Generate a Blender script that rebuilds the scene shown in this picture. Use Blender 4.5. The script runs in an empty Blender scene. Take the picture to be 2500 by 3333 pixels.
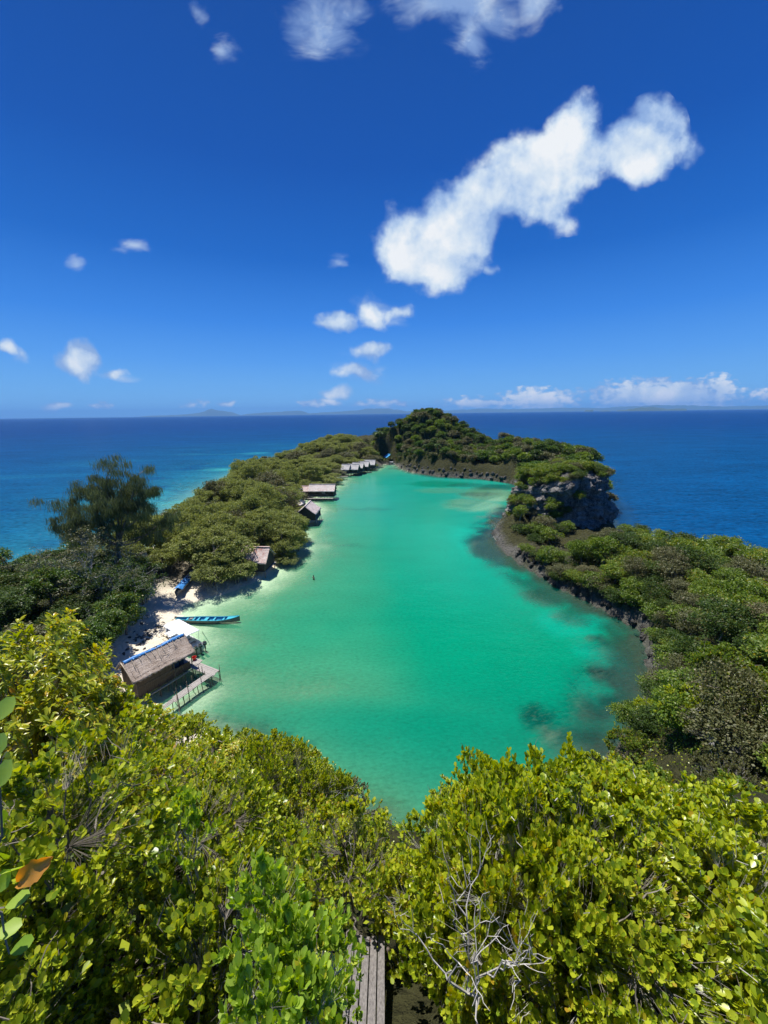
import bpy, math, random
import numpy as np
from mathutils import Vector, Matrix
R = math.radians
sc = bpy.context.scene
C = sc.collection

# ------------------------------------------------------------------ camera
CAM_H, CAM_F = 30.0, 384.0
PITCH, ROLL = R(14.4), R(0.73)
cd = bpy.data.cameras.new('camera'); cam = bpy.data.objects.new('camera', cd); C.objects.link(cam)
cd.sensor_fit = 'VERTICAL'; cd.sensor_height = 24.0; cd.lens = 24.0 * CAM_F / 1024.0
cd.clip_start = 0.05; cd.clip_end = 90000
_f = Vector((0, math.cos(PITCH), -math.sin(PITCH))); _u = Vector((0, math.sin(PITCH), math.cos(PITCH))); _r = Vector((1, 0, 0))
_c, _s = math.cos(ROLL), math.sin(ROLL)
cr = _c * _r - _s * _u; cu = _s * _r + _c * _u
cam.matrix_world = Matrix(((cr.x, cu.x, -_f.x, 0), (cr.y, cu.y, -_f.y, 0), (cr.z, cu.z, -_f.z, CAM_H), (0, 0, 0, 1)))
sc.camera = cam

# ------------------------------------------------------------------ exposure, sampling
sc.view_settings.view_transform = 'Standard'; sc.view_settings.look = 'None'
sc.view_settings.gamma = 1.0; EXPO = 0.45; GAIN = 2 ** -EXPO
sc.view_settings.exposure = EXPO
cy = sc.cycles
cy.max_bounces = 8; cy.diffuse_bounces = 3; cy.glossy_bounces = 2; cy.transmission_bounces = 4; cy.transparent_max_bounces = 16
cy.caustics_reflective = False; cy.caustics_refractive = False; cy.sample_clamp_indirect = 3.0
cy.use_denoising = True
cy.use_adaptive_sampling = True; cy.adaptive_threshold = 0.015

# ------------------------------------------------------------------ sun
SUN_EL, SUN_AZ = R(70), R(-42)            # azimuth from +Y towards +X
sl = bpy.data.lights.new('sun', 'SUN'); sl.energy = 4.9; sl.angle = R(0.53); sl.color = (1.0, 0.955, 0.88)
sun = bpy.data.objects.new('sun', sl); C.objects.link(sun)
SV = Vector((math.sin(SUN_AZ) * math.cos(SUN_EL), math.cos(SUN_AZ) * math.cos(SUN_EL), math.sin(SUN_EL)))
sun.rotation_euler = SV.to_track_quat('Z', 'Y').to_euler(); sun.location = (0, 0, 120)

# ------------------------------------------------------------------ pixel -> direction helpers (photo measured 1659 wide)
def ray(px, py, s=768 / 1659):
    u = (px * s - 384) / CAM_F; v = -(py * s - 512) / CAM_F
    u2 = _c * u + _s * v; v2 = -_s * u + _c * v
    return (u2, math.cos(PITCH) + v2 * math.sin(PITCH), -math.sin(PITCH) + v2 * math.cos(PITCH))
def gp(px, py, z=0.0):
    d = ray(px, py); t = (z - CAM_H) / d[2]; return d[0] * t, d[1] * t
def gno(px, py):
    d = ray(px, py); return d[0] / d[1], d[2] / d[1]

# ------------------------------------------------------------------ node helpers
class NT:
    def __init__(s, tree): s.t = tree; s.n = tree.nodes; s.l = tree.links
    def node(s, typ, **kw):
        n = s.n.new(typ)
        for k, v in kw.items():
            if k == 'inp':
                for kk, vv in v.items():
                    if isinstance(vv, bpy.types.NodeSocket): s.l.new(vv, n.inputs[kk])
                    else: n.inputs[kk].default_value = vv
            else: setattr(n, k, v)
        return n
    def link(s, a, b): s.l.new(a, b)
    def math(s, op, a, b=0.0, c=0.0, clamp=False):
        n = s.n.new('ShaderNodeMath'); n.operation = op; n.use_clamp = clamp
        for i, v in enumerate((a, b, c)):
            if isinstance(v, bpy.types.NodeSocket): s.l.new(v, n.inputs[i])
            else: n.inputs[i].default_value = v
        return n.outputs[0]
    def mix(s, f, a, b, blend='MIX'):
        n = s.n.new('ShaderNodeMix'); n.data_type = 'RGBA'; n.blend_type = blend
        for i, v in ((0, f), (6, a), (7, b)):
            if isinstance(v, bpy.types.NodeSocket): s.l.new(v, n.inputs[i])
            else: n.inputs[i].default_value = (tuple(v) + (1,) if i and len(v) == 3 else v)
        return n.outputs[2]
    def ramp(s, f, stops, interp='LINEAR'):
        n = s.n.new('ShaderNodeValToRGB'); n.color_ramp.interpolation = interp
        e = n.color_ramp.elements
        while len(e) < len(stops): e.new(0.5)
        for el, (p, c) in zip(e, stops):
            el.position = p; el.color = tuple(c) + (1,) if len(c) == 3 else c
        s.l.new(f, n.inputs[0]); return n.outputs[0]
    def noise(s, vec, scale, detail=2, rough=0.5, dist=0.0, dim='3D', col=False):
        n = s.n.new('ShaderNodeTexNoise'); n.noise_dimensions = dim
        if vec is not None: s.l.new(vec, n.inputs['Vector'])
        n.inputs['Scale'].default_value = scale; n.inputs['Detail'].default_value = detail
        n.inputs['Roughness'].default_value = rough; n.inputs['Distortion'].default_value = dist
        return n.outputs['Color' if col else 'Fac']
    def mapping(s, vec, loc=(0, 0, 0), rot=(0, 0, 0), scale=(1, 1, 1), typ='POINT'):
        n = s.n.new('ShaderNodeMapping'); n.vector_type = typ
        s.l.new(vec, n.inputs[0]); n.inputs[1].default_value = loc; n.inputs[2].default_value = rot; n.inputs[3].default_value = scale
        return n.outputs[0]

# ------------------------------------------------------------------ world: sky + clouds
W = bpy.data.worlds.new('World'); W.cycles.sampling_method = 'MANUAL'; W.cycles.sample_map_resolution = 256; sc.world = W; W.use_nodes = True
w = NT(W.node_tree); w.n.clear()
out = w.node('ShaderNodeOutputWorld'); bg = w.node('ShaderNodeBackground'); w.link(bg.outputs[0], out.inputs[0])
sky = w.node('ShaderNodeTexSky', sky_type='NISHITA', sun_disc=False, sun_elevation=SUN_EL, sun_rotation=SUN_AZ,
             altitude=0, air_density=1.0, dust_density=0.15, ozone_density=4.0)
SKY_S = 0.10
bg.inputs[1].default_value = SKY_S
tc = w.node('ShaderNodeTexCoord')
sep = w.node('ShaderNodeSeparateXYZ', inp={0: tc.outputs['Generated']})
# the deep tropical blue of the photograph by height in the sky, a third of it the physical sky
elv = w.ramp(sep.outputs[2], [(0.0, (.20, .50, .86)), (.05, (.155, .45, .89)), (.12, (.085, .34, .88)), (.20, (.034, .235, .79)), (.32, (.005, .13, .57)), (.46, (.001, .082, .43)), (.62, (.002, .066, .35)), (1.0, (.005, .07, .33))])
es = w.node('ShaderNodeVectorMath', operation='SCALE'); w.link(elv, es.inputs[0]); es.inputs[3].default_value = GAIN / SKY_S
blue = w.node('ShaderNodeHueSaturation', inp={'Saturation': 1.0, 'Value': 1.0, 'Color': sky.outputs[0]})
hsv = w.node('ShaderNodeMix', data_type='RGBA'); hsv.inputs[0].default_value = 0.96; w.link(blue.outputs[0], hsv.inputs[6]); w.link(es.outputs[0], hsv.inputs[7])
yy = w.math('MAXIMUM', sep.outputs[1], 0.08)
gx = w.math('DIVIDE', sep.outputs[0], yy); gz = w.math('DIVIDE', sep.outputs[2], yy)
comb = w.node('ShaderNodeCombineXYZ', inp={0: gx, 1: gz})
P0 = comb.outputs[0]
def warp(P, scale, amt):
    n = w.noise(P, scale, 2, 0.55, col=True)
    sb = w.node('ShaderNodeVectorMath', operation='SUBTRACT'); w.link(n, sb.inputs[0]); sb.inputs[1].default_value = (0.5, 0.5, 0.5)
    sc_ = w.node('ShaderNodeVectorMath', operation='SCALE'); w.link(sb.outputs[0], sc_.inputs[0]); sc_.inputs[3].default_value = amt
    ad = w.node('ShaderNodeVectorMath', operation='ADD'); w.link(P, ad.inputs[0]); w.link(sc_.outputs[0], ad.inputs[1])
    return ad.outputs[0]
def blobs(P, lst, add=False):
    acc = None
    for (ax, ay, bx, by, hw, amp) in lst:      # capsule-like ellipse from (ax,ay) to (bx,by), half width hw, in measured units
        a = gno(ax, ay); b = gno(bx, by); m = ((a[0] + b[0]) / 2, (a[1] + b[1]) / 2)
        L = math.hypot(b[0] - a[0], b[1] - a[1]) / 2; ang = math.atan2(b[1] - a[1], b[0] - a[0])
        h0 = gno((ax + bx) / 2, (ay + by) / 2 + hw); hwid = math.hypot(h0[0] - m[0], h0[1] - m[1])
        mp = w.mapping(P, (m[0], m[1], 0), (0, 0, ang), (L + hwid * 0.5, hwid, 1), 'TEXTURE')
        g = w.node('ShaderNodeTexGradient', gradient_type='SPHERICAL'); w.link(mp, g.inputs[0])
        v = w.math('MULTIPLY', g.outputs['Fac'], amp)
        acc = v if acc is None else (w.math('ADD', acc, v) if add else w.math('MAXIMUM', acc, v))
    return acc
BIG = [(825, 535, 1035, 530, 118, 1.25), (820, 565, 1030, 572, 50, .5), (1010, 500, 1075, 505, 50, .5), (930, 440, 1200, 440, 78, .8), (1000, 385, 1300, 370, 92, .8), (1100, 320, 1290, 315, 85, .65),
       (1195, 255, 1290, 255, 78, .75), (1140, 470, 1250, 480, 48, .5), (1260, 345, 1400, 330, 80, .6), (1360, 305, 1450, 300, 112, 1.0), (1330, 370, 1420, 365, 55, .4), (1480, 325, 1510, 335, 45, .35)]
SML = [(665, 708, 780, 692, 34, 1.0), (770, 650, 830, 695, 48, .85), (750, 690, 850, 690, 34, .6), (830, 690, 900, 660, 26, .7), (135, 785, 210, 765, 52, 1.15), (215, 805, 280, 803, 18, .62), (0, 755, 40, 762, 28, .85), (-60, 750, 0, 755, 30, .8),
       (755, 765, 845, 762, 26, .72), (725, 800, 830, 808, 22, .72), (690, 850, 765, 845, 20, .62), (690, 862, 740, 868, 12, .7), (465, 862, 520, 862, 12, 1.0), (90, 877, 155, 876, 13, .95),
       (1040, 560, 1080, 590, 25, .45)]
WISP = [(600, 40, 800, 70, 85, 1.0), (820, 10, 1150, 10, 95, 1.3), (950, 60, 1050, 100, 85, 1.1), (490, 60, 510, 120, 60, .8), (1120, 0, 1220, -20, 80, 1.0), (430, -10, 430, 20, 50, .6), (240, 522, 350, 532, 34, .75), (130, 560, 180, 562, 30, .6), (690, 568, 750, 558, 30, .8), (215, 808, 300, 802, 20, .8), (30, 765, 70, 770, 18, .7), (760, 655, 880, 700, 45, .8), (720, 790, 850, 800, 40, .75)]
ROWC = [(1070, 862, 1260, 864, 30, 1.1), (1250, 852, 1620, 858, 44, 1.3), (940, 870, 1120, 872, 15, .9), (1530, 825, 1590, 845, 30, 1.0), (960, 868, 1080, 868, 15, .8), (640, 872, 720, 872, 11, .7), (760, 872, 900, 872, 12, .75), (190, 876, 250, 878, 10, .7), (390, 874, 450, 870, 12, .6), (1610, 850, 1700, 855, 16, .8)]
Pw = warp(warp(P0, 7.0, 0.075), 26.0, 0.02)
mb = w.math('MINIMUM', w.math('MAXIMUM', blobs(Pw, BIG, True), blobs(Pw, SML)), 1.1)
nb = w.noise(P0, 8.5, 7, 0.56)
nbo = w.noise(w.mapping(P0, loc=(-.016, .030, 0)), 8.5, 5, 0.56)
db = w.math('ADD', mb, w.math('MULTIPLY', w.math('SUBTRACT', nb, 0.49), 1.3))
ab = w.node('ShaderNodeMapRange', interpolation_type='SMOOTHSTEP', inp={0: db, 1: 0.14, 2: 0.50}).outputs[0]
ab = w.math('MULTIPLY', ab, w.math('GREATER_THAN', mb, 0.02))
Pw2 = warp(w.mapping(P0, rot=(0, 0, 0.5), scale=(0.8, 1.7, 1)), 4.0, 0.25)
mw = blobs(warp(P0, 5.0, 0.12), WISP)
nw = w.noise(Pw2, 9.0, 4, 0.62)
dw = w.math('ADD', mw, w.math('MULTIPLY', w.math('SUBTRACT', nw, 0.52), 2.1))
aw = w.node('ShaderNodeMapRange', interpolation_type='SMOOTHSTEP', inp={0: dw, 1: 0.05, 2: 0.95, 4: 0.8}).outputs[0]
aw = w.math('MULTIPLY', aw, w.node('ShaderNodeMapRange', interpolation_type='SMOOTHSTEP', inp={0: mw, 1: 0.0, 2: 0.25}).outputs[0])
mr = blobs(warp(P0, 40.0, 0.012), ROWC)
nr = w.noise(w.mapping(P0, scale=(1, 1.8, 1)), 42.0, 3, 0.55)
dr = w.math('ADD', mr, w.math('MULTIPLY', w.math('SUBTRACT', nr, 0.44), 1.9))
ar = w.node('ShaderNodeMapRange', interpolation_type='SMOOTHSTEP', inp={0: dr, 1: 0.12, 2: 0.62, 4: 1.0}).outputs[0]
ar = w.math('MULTIPLY', ar, w.math('GREATER_THAN', mr, 0.02))
# broad faint veil low over the horizon
alpha = w.math('MAXIMUM', w.math('MAXIMUM', ab, aw), ar, clamp=True)
shade = w.noise(P0, 4.0, 2, 0.5)
thick = w.node('ShaderNodeMapRange', interpolation_type='SMOOTHSTEP', inp={0: w.math('MAXIMUM', db, dr), 1: 0.2, 2: 0.9}).outputs[0]
sh = w.math('ADD', w.math('ADD', w.math('MULTIPLY', shade, 1.0), w.math('MULTIPLY', w.math('SUBTRACT', nb, nbo), 1.3)), w.math('MULTIPLY', thick, 0.36), clamp=True)
ccol = w.ramp(sh, [(0.42, (0.30, 0.46, 0.78)), (0.62, (0.50, 0.65, 0.88)), (0.80, (0.70, 0.81, 0.93)), (0.98, (0.92, 0.95, 0.98))])
cs = w.node('ShaderNodeVectorMath', operation='SCALE'); w.link(ccol, cs.inputs[0]); cs.inputs[3].default_value = 0.97 * GAIN / SKY_S
fin = w.mix(alpha, hsv.outputs[2], cs.outputs[0])
w.link(fin, bg.inputs[0])

# ------------------------------------------------------------------ object helpers
def tag(o, label=None, cat=None, group=None, kind=None):
    if label: o['label'] = label
    if cat: o['category'] = cat
    if group: o['group'] = group
    if kind: o['kind'] = kind
    return o
def link(o, parent=None):
    C.objects.link(o)
    if parent is not None: o.parent = parent
    return o
def empty(name, loc, rz=0.0, s=1.0):
    o = bpy.data.objects.new(name, None); C.objects.link(o)
    o.location = loc; o.rotation_euler = (0, 0, rz); o.scale = (s, s, s); o.empty_display_size = 0.2
    return o
def mesh_np(name, V, F, mat, parent=None, smooth=False, attrs=None, mesh_only=False):
    """V (n,3), F (m,k) arrays, uniform k"""
    V = np.ascontiguousarray(V, dtype=np.float32); F = np.ascontiguousarray(F, dtype=np.int32)
    me = bpy.data.meshes.new(name)
    me.vertices.add(len(V)); me.vertices.foreach_set('co', V.ravel())
    m, k = F.shape
    me.loops.add(m * k); me.loops.foreach_set('vertex_index', F.ravel())
    me.polygons.add(m); me.polygons.foreach_set('loop_start', np.arange(0, m * k, k, dtype=np.int32))
    if smooth: me.polygons.foreach_set('use_smooth', np.ones(m, dtype=bool))
    if attrs:
        for an, (typ, arr) in attrs.items():
            a = me.attributes.new(an, typ, 'POINT')
            a.data.foreach_set('color' if typ == 'FLOAT_COLOR' else 'value', np.ascontiguousarray(arr, dtype=np.float32).ravel())
    me.update(calc_edges=True)
    me.materials.append(mat)
    if mesh_only: return me
    return link(bpy.data.objects.new(name, me), parent)
class MB:
    """mesh builder for mixed boxes, bars, tubes: ends as ONE mesh"""
    def __init__(s): s.v = []; s.f = []
    def add(s, vs, fs):
        o = len(s.v); s.v += [tuple(v) for v in vs]; s.f += [tuple(i + o for i in f) for f in fs]; return s
    def box(s, c, d, rz=0.0, M=None):
        x, y, z = d[0] / 2, d[1] / 2, d[2] / 2; m = M or Matrix.Rotation(rz, 3, 'Z')
        vs = [Vector(c) + m @ Vector((i, j, k)) for k in (-z, z) for (i, j) in ((-x, -y), (x, -y), (x, y), (-x, y))]
        return s.add(vs, [(3, 2, 1, 0), (4, 5, 6, 7), (0, 1, 5, 4), (1, 2, 6, 5), (2, 3, 7, 6), (3, 0, 4, 7)])
    def bar(s, a, b, wd, th):
        a = Vector(a); b = Vector(b); d = b - a; L = d.length
        q = d.to_track_quat('X', 'Z').to_matrix()
        return s.box((a + b) / 2, (L, wd, th), M=q)
    def tube(s, pts, rad, n=6):
        pts = [Vector(p) for p in pts]
        if not hasattr(rad, '__len__'): rad = [rad] * len(pts)
        rings = []; base = len(s.v)
        for i, p in enumerate(pts):
            t = (pts[min(i + 1, len(pts) - 1)] - pts[max(i - 1, 0)]).normalized()
            a = t.cross(Vector((0.3, 0.2, 1) if abs(t.z) < 0.9 else (1, 0.1, 0))).normalized(); b = t.cross(a)
            for k in range(n):
                th = 2 * math.pi * k / n
                s.v.append(tuple(p + (a * math.cos(th) + b * math.sin(th)) * rad[i]))
        for i in range(len(pts) - 1):
            for k in range(n):
                k2 = (k + 1) % n
                s.f.append((base + i * n + k, base + i * n + k2, base + (i + 1) * n + k2, base + (i + 1) * n + k))
        s.f.append(tuple(base + k for k in range(n))[::-1]); s.f.append(tuple(base + (len(pts) - 1) * n + k for k in range(n)))
        return s
    def build(s, name, mat, parent=None, smooth=False):
        me = bpy.data.meshes.new(name); me.from_pydata(s.v, [], s.f); me.materials.append(mat)
        if smooth: me.polygons.foreach_set('use_smooth', [True] * len(me.polygons))
        me.update()
        return link(bpy.data.objects.new(name, me), parent)

# ------------------------------------------------------------------ numpy noise
def _hash(ix, iy, iz, seed):
    h = (ix.astype(np.int64) * 374761393 + iy.astype(np.int64) * 668265263 + iz.astype(np.int64) * 2147483647 + seed * 974634777) & 0xFFFFFFFF
    h = ((h ^ (h >> 13)) * 1274126177) & 0xFFFFFFFF
    h = h ^ (h >> 16)
    return (h & 0xFFFFFF) / float(0xFFFFFF)
def vnoise(x, y, z=None, seed=0):
    if z is None: z = np.zeros_like(x)
    xi, yi, zi = np.floor(x), np.floor(y), np.floor(z)
    fx, fy, fz = x - xi, y - yi, z - zi
    fx, fy, fz = [t * t * (3 - 2 * t) for t in (fx, fy, fz)]
    r = 0
    for a in (0, 1):
        for b in (0, 1):
            for c in (0, 1):
                r = r + _hash(xi + a, yi + b, zi + c, seed) * (fx if a else 1 - fx) * (fy if b else 1 - fy) * (fz if c else 1 - fz)
    return r * 2 - 1
def fbm(x, y, z=None, oct=4, seed=0, gain=0.5):
    s = 0; a = 1; n = 0; f = 1
    for o in range(oct):
        s = s + a * vnoise(x * f, y * f, None if z is None else z * f, seed + o * 17); n += a; a *= gain; f *= 2.03
    return s / n
def sstep(a, b, x):
    t = np.clip((x - a) / (b - a), 0, 1); return t * t * (3 - 2 * t)

# ------------------------------------------------------------------ coast outlines (metres) and ground heights
LAG = [(2, 21.0), (-4, 24), (-10, 27.5), (-17, 30.5), (-22.5, 32.5), (-28, 35.5), (-30, 39), (-28.5, 43), (-29.5, 47), (-31, 52), (-33.5, 57), (-27, 62), (-23.5, 67), (-22, 75), (-20.5, 84), (-24, 95), (-25, 105),
       (-25, 114), (-24, 121), (-27, 128), (-29, 136), (-25, 146), (-24, 162), (-23, 180), (-23, 193), (-16, 204), (-8, 213), (0, 232), (7, 231), (10, 212), (14, 200), (27, 184), (45, 176), (54, 165), (57, 156), (53, 142), (46, 128), (37, 112),
       (31.5, 102), (27.5, 93), (26.5, 84), (27, 75), (30.3, 62.7), (33.9, 54.3), (35.8, 48.3), (32.8, 41.9), (28.5, 35.5), (24.2, 31.1), (19.5, 27.5), (14, 23.5), (8, 20.8)]
OUT = [(0, -60), (-90, -40), (-100, 10), (-84, 40), (-70, 60), (-56, 80), (-53, 95), (-57, 110), (-60, 126), (-67, 165), (-68, 215), (-60, 255), (-50, 298), (-30, 320), (5, 322), (40, 305), (70, 270), (78, 235),
       (90, 215), (104, 190), (97, 166), (83, 148), (76, 125), (66, 108), (60.5, 97), (58, 88), (62, 78), (72, 66), (84, 45), (92, 10), (80, -40)]
def poly_sd(x, y, poly):
    """signed distance, positive inside"""
    px = np.array([p[0] for p in poly], float); py = np.array([p[1] for p in poly], float)
    qx = np.roll(px, -1); qy = np.roll(py, -1)
    d2 = np.full(x.shape, 1e12); ins = np.zeros(x.shape, bool)
    for ax, ay, bx, by in zip(px, py, qx, qy):
        ex, ey = bx - ax, by - ay
        t = np.clip(((x - ax) * ex + (y - ay) * ey) / (ex * ex + ey * ey), 0, 1)
        d2 = np.minimum(d2, (x - ax - t * ex) ** 2 + (y - ay - t * ey) ** 2)
        cond = ((ay > y) != (by > y)) & (x < (bx - ax) * (y - ay) / (by - ay + 1e-12) + ax)
        ins ^= cond
    d = np.sqrt(d2); return np.where(ins, d, -d)
# x, y, ground height, shore steepness
CP = [(0, -30, 29, 2), (-40, -25, 24, 1.5), (40, -25, 28, 2), (0, -8, 28, 2), (0, -1, 27.5, 2), (0, 1.2, 24.2, 2), (0, 2.6, 22.2, 2), (0, 4.2, 21.0, 2), (-3, 2.5, 25.6, 2), (-4.5, 4.5, 24.2, 2), (-7, 7, 21, 1.8), (-12, 8, 18.5, 1.6), (2.8, 3, 23.8, 2), (5, 4, 23.2, 2), (8.5, 6, 21.2, 2), (4, 7, 17.6, 2), (-3, 7, 18.2, 2), (0, 8, 16.2, 2), (0, 14, 8.6, 1.6), (0, 19, 3.0, 1.4), (7, 0, 26.6, 2), (-7, 0, 26, 2), (-8, 12, 13.5, 1.6), (-9, 18, 7.4, 1.2),
      (-9, 24, 2.5, .9), (8, 12, 12, 1.6), (9, 18, 4.0, 1.3), (-18, 4, 20, 1.5), (-18, 14, 12, 1.2), (-19, 22, 5.5, .8), (-18, 28, 1.6, .5), (-27, 30, 1.6, .4), (-32, 20, 9, 1), (-34, 32, 4.0, .6), (-45, 22, 11, 1), (-45, 36, 6.0, .8),
      (-50, 48, 5, .6), (-60, 45, 5, .7), (-36, 42, 1.8, .3), (-34, 50, 1.2, .14), (-36, 58, 1.1, .12), (-46, 58, 2.4, .3), (-55, 66, 2.6, .3), (-60, 20, 13, 1), (-75, 20, 8, 1),
      (-40, 70, 1.4, .2), (-50, 80, 1.4, .2), (-40, 95, 1.3, .2), (-45, 120, 1.3, .15), (-45, 150, 1.3, .2), (-45, 190, 1.4, .2), (-45, 230, 2.0, .3), (-30, 215, 1.5, .25), (-10, 225, 1.6, .25), (2, 240, 1.8, .3), (-8, 240, 2.5, .4),
      (-24, 256, 8, .9), (-38, 270, 5, .8), (-8, 250, 7, 1.2), (2, 250, 14, 1.6), (10, 240, 15, 1.8), (21, 236, 30, 2), (14, 237, 28.5, 2), (28, 236, 29.5, 2), (-1, 246, 16, 2), (5, 244, 21, 2), (12, 243, 27, 2), (30, 237, 28, 2), (38, 232, 24, 2), (44, 224, 18, 1.8), (24, 250, 29, 2), (14, 228, 11, 1.6), (20, 215, 11, 1.5), (32, 224, 21.5, 1.7), (40, 214, 12, 1.5), (48, 205, 8, 1.4), (50, 230, 10, 1.6), (10, 255, 21, 2), (20, 275, 16, 2),
      (48, 190, 6.5, 1.4), (56, 182, 6, 1.3), (62, 176, 10.5, 1.6), (72, 172, 12, 1.7), (84, 168, 11, 1.8), (93, 170, 8, 1.8), (66, 160, 6, 1.4), (75, 150, 8, 1.6), (66, 135, 5, 1.4), (58, 122, 5, 1.3),
      (42, 98, 8, 1.6), (48, 108, 8, 1.6), (42, 80, 3.4, .9), (36, 76, 2.6, .8), (50, 82, 3.6, 1), (33, 70, 2.4, .8), (40, 72, 3.2, .8), (44, 66, 5.2, .9), (55, 72, 3.0, .9), (60, 64, 3.0, .9), (38, 62, 3.6, .9), (46, 56, 5.4, 1), (58, 55, 3.6, 1.1),
      (40, 50, 4.2, 1), (48, 44, 7.2, 1.2), (60, 42, 6.0, 1.3), (38, 40, 5.5, 1.1), (34, 34, 6.5, 1.2), (44, 34, 10, 1.3), (58, 28, 10, 1.4), (28, 26, 7.5, 1.3), (36, 22, 13, 1.5), (22, 20, 8.5, 1.4), (28, 14, 16, 1.7), (46, 12, 18, 1.8), (15, 14, 11, 1.5), (18, 6, 21.5, 2), (16, 20, 4.5, 1.2), (70, 10, 13, 1.5)]
CPA = np.array(CP, float)
def ground(x, y):
    x = np.asarray(x, float); y = np.asarray(y, float); shp = x.shape; x = x.ravel(); y = y.ravel()
    dl = -poly_sd(x, y, LAG); do = poly_sd(x, y, OUT)
    d = np.minimum(dl, do)
    wx = x + 2.2 * fbm(x * .11, y * .11, seed=5, oct=3); wy = y + 2.2 * fbm(x * .11, y * .11, seed=9, oct=3)
    nearcam = sstep(26, 12, np.hypot(x, y)); wx = wx * (1 - nearcam) + x * nearcam; wy = wy * (1 - nearcam) + y * nearcam
    num = 0; den = 0; st = 0
    for cx_, cy_, ch, cs_ in CPA:
        r2 = (wx - cx_) ** 2 + (wy - cy_) ** 2 + 1.5
        k = 1.0 / r2 ** 1.9
        num = num + k * ch; st = st + k * cs_; den = den + k
    hc = num / den; st = st / den
    rocky = sstep(.35, .8, st)
    prof = 0.15 + st * np.maximum(d, 0) ** 0.92 + rocky * 0.35
    h = np.where(d > 0, np.minimum(hc, prof), 0)
    k = np.abs(hc - prof); h = h - np.where(d > 0, 0.25 * np.maximum(1.2 - k, 0) ** 2 / 1.2 * rocky, 0)
    rough = rocky * sstep(0, 2, h) * (1 - nearcam * .8)
    h = h + rough * (1.1 * fbm(x * .22, y * .22, seed=2, oct=4) + .9 * np.abs(fbm(x * .5, y * .5, seed=3, oct=3)) - .3)
    # sea bed
    sea_l = -dl; sea_o = -do
    dep_l = np.maximum(sea_l, 0) * (.076 + .27 * np.maximum(sstep(-4, 18, x + 3 * fbm(x * .1, y * .1, seed=8)), sstep(37, 31, y))) + .02
    dep_o = np.maximum(sea_o, 0) * (.075 + .275 * sstep(-10, 60, x))
    dep = np.minimum(np.where(sea_l > 0, dep_l, dep_o), 7.0)
    h = np.where(d > 0, h, -dep + np.minimum(dep, .4) * .5 * fbm(x * .3, y * .3, seed=21))
    h = np.where((d > -.6) & (d <= 0) & (rocky > .5), h - .3, h)
    return h.reshape(shp), d.reshape(shp), rocky.reshape(shp), dl.reshape(shp), do.reshape(shp)
# ------------------------------------------------------------------ materials
def new_mat(name):
    m = bpy.data.materials.new(name); m.use_nodes = True; t = NT(m.node_tree); t.n.clear()
    o = t.node('ShaderNodeOutputMaterial'); return m, t, o
def bump(t, h, strength, dist=0.1):
    b = t.node('ShaderNodeBump', inp={'Strength': strength, 'Distance': dist, 'Height': h}); return b.outputs[0]
def simple(name, c1, c2, scale=3.0, rough=0.8, stretch=(1, 1, 1), bumps=0.4, spec=0.3, coord='Object', detail=6, bd=.03):
    m, t, o = new_mat(name)
    tcn = t.node('ShaderNodeTexCoord').outputs[coord]
    v = t.mapping(tcn, scale=stretch)
    n = t.noise(v, scale, detail, .62)
    col = t.mix(t.ramp(n, [(.3, (0, 0, 0)), (.7, (1, 1, 1))]), c1, c2)
    p = t.node('ShaderNodeBsdfPrincipled', inp={'Base Color': col, 'Roughness': rough, 'Specular IOR Level': spec})
    if bumps: t.link(bump(t, n, bumps, bd), p.inputs['Normal'])
    t.link(p.outputs[0], o.inputs[0]); return m
def foliage(name, cols, trans=0.35, gloss=0.06, rough=0.38, yellow=None, ypos=.9, hue_var=True):
    """leaf material: colours vary from leaf to leaf and from plant to plant"""
    m, t, o = new_mat(name)
    g = t.node('ShaderNodeNewGeometry'); oi = t.node('ShaderNodeObjectInfo')
    r = t.node('ShaderNodeMath', operation='ADD'); t.link(t.math('MULTIPLY', g.outputs['Random Per Island'], .82), r.inputs[0])
    t.link(t.math('MULTIPLY', oi.outputs['Random'], .18), r.inputs[1])
    stops = [(i / max(1, len(cols) - 1) * (ypos - .06), c) for i, c in enumerate(cols)]
    if yellow: stops += [(ypos, yellow[0])] + ([(1.0, yellow[1])] if len(yellow) > 1 else [])
    col = t.ramp(r.outputs[0], stops)
    d = t.node('ShaderNodeBsdfDiffuse', inp={0: col})
    tcol = t.node('ShaderNodeHueSaturation', inp={'Hue': .485, 'Saturation': 1.15, 'Value': 1.5, 'Color': col})
    tr = t.node('ShaderNodeBsdfTranslucent', inp={0: tcol.outputs[0]})
    mx = t.node('ShaderNodeMixShader', inp={0: trans, 1: d.outputs[0], 2: tr.outputs[0]})
    gl = t.node('ShaderNodeBsdfGlossy', inp={'Color': (1, 1, 1, 1), 'Roughness': rough})
    fr = t.node('ShaderNodeLayerWeight', inp={'Blend': .25})
    mg = t.node('ShaderNodeMixShader', inp={0: t.math('ADD', gloss * .5, t.math('MULTIPLY', fr.outputs['Facing'], gloss * 1.4)), 1: mx.outputs[0], 2: gl.outputs[0]})
    t.link(mg.outputs[0], o.inputs[0]); return m

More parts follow.
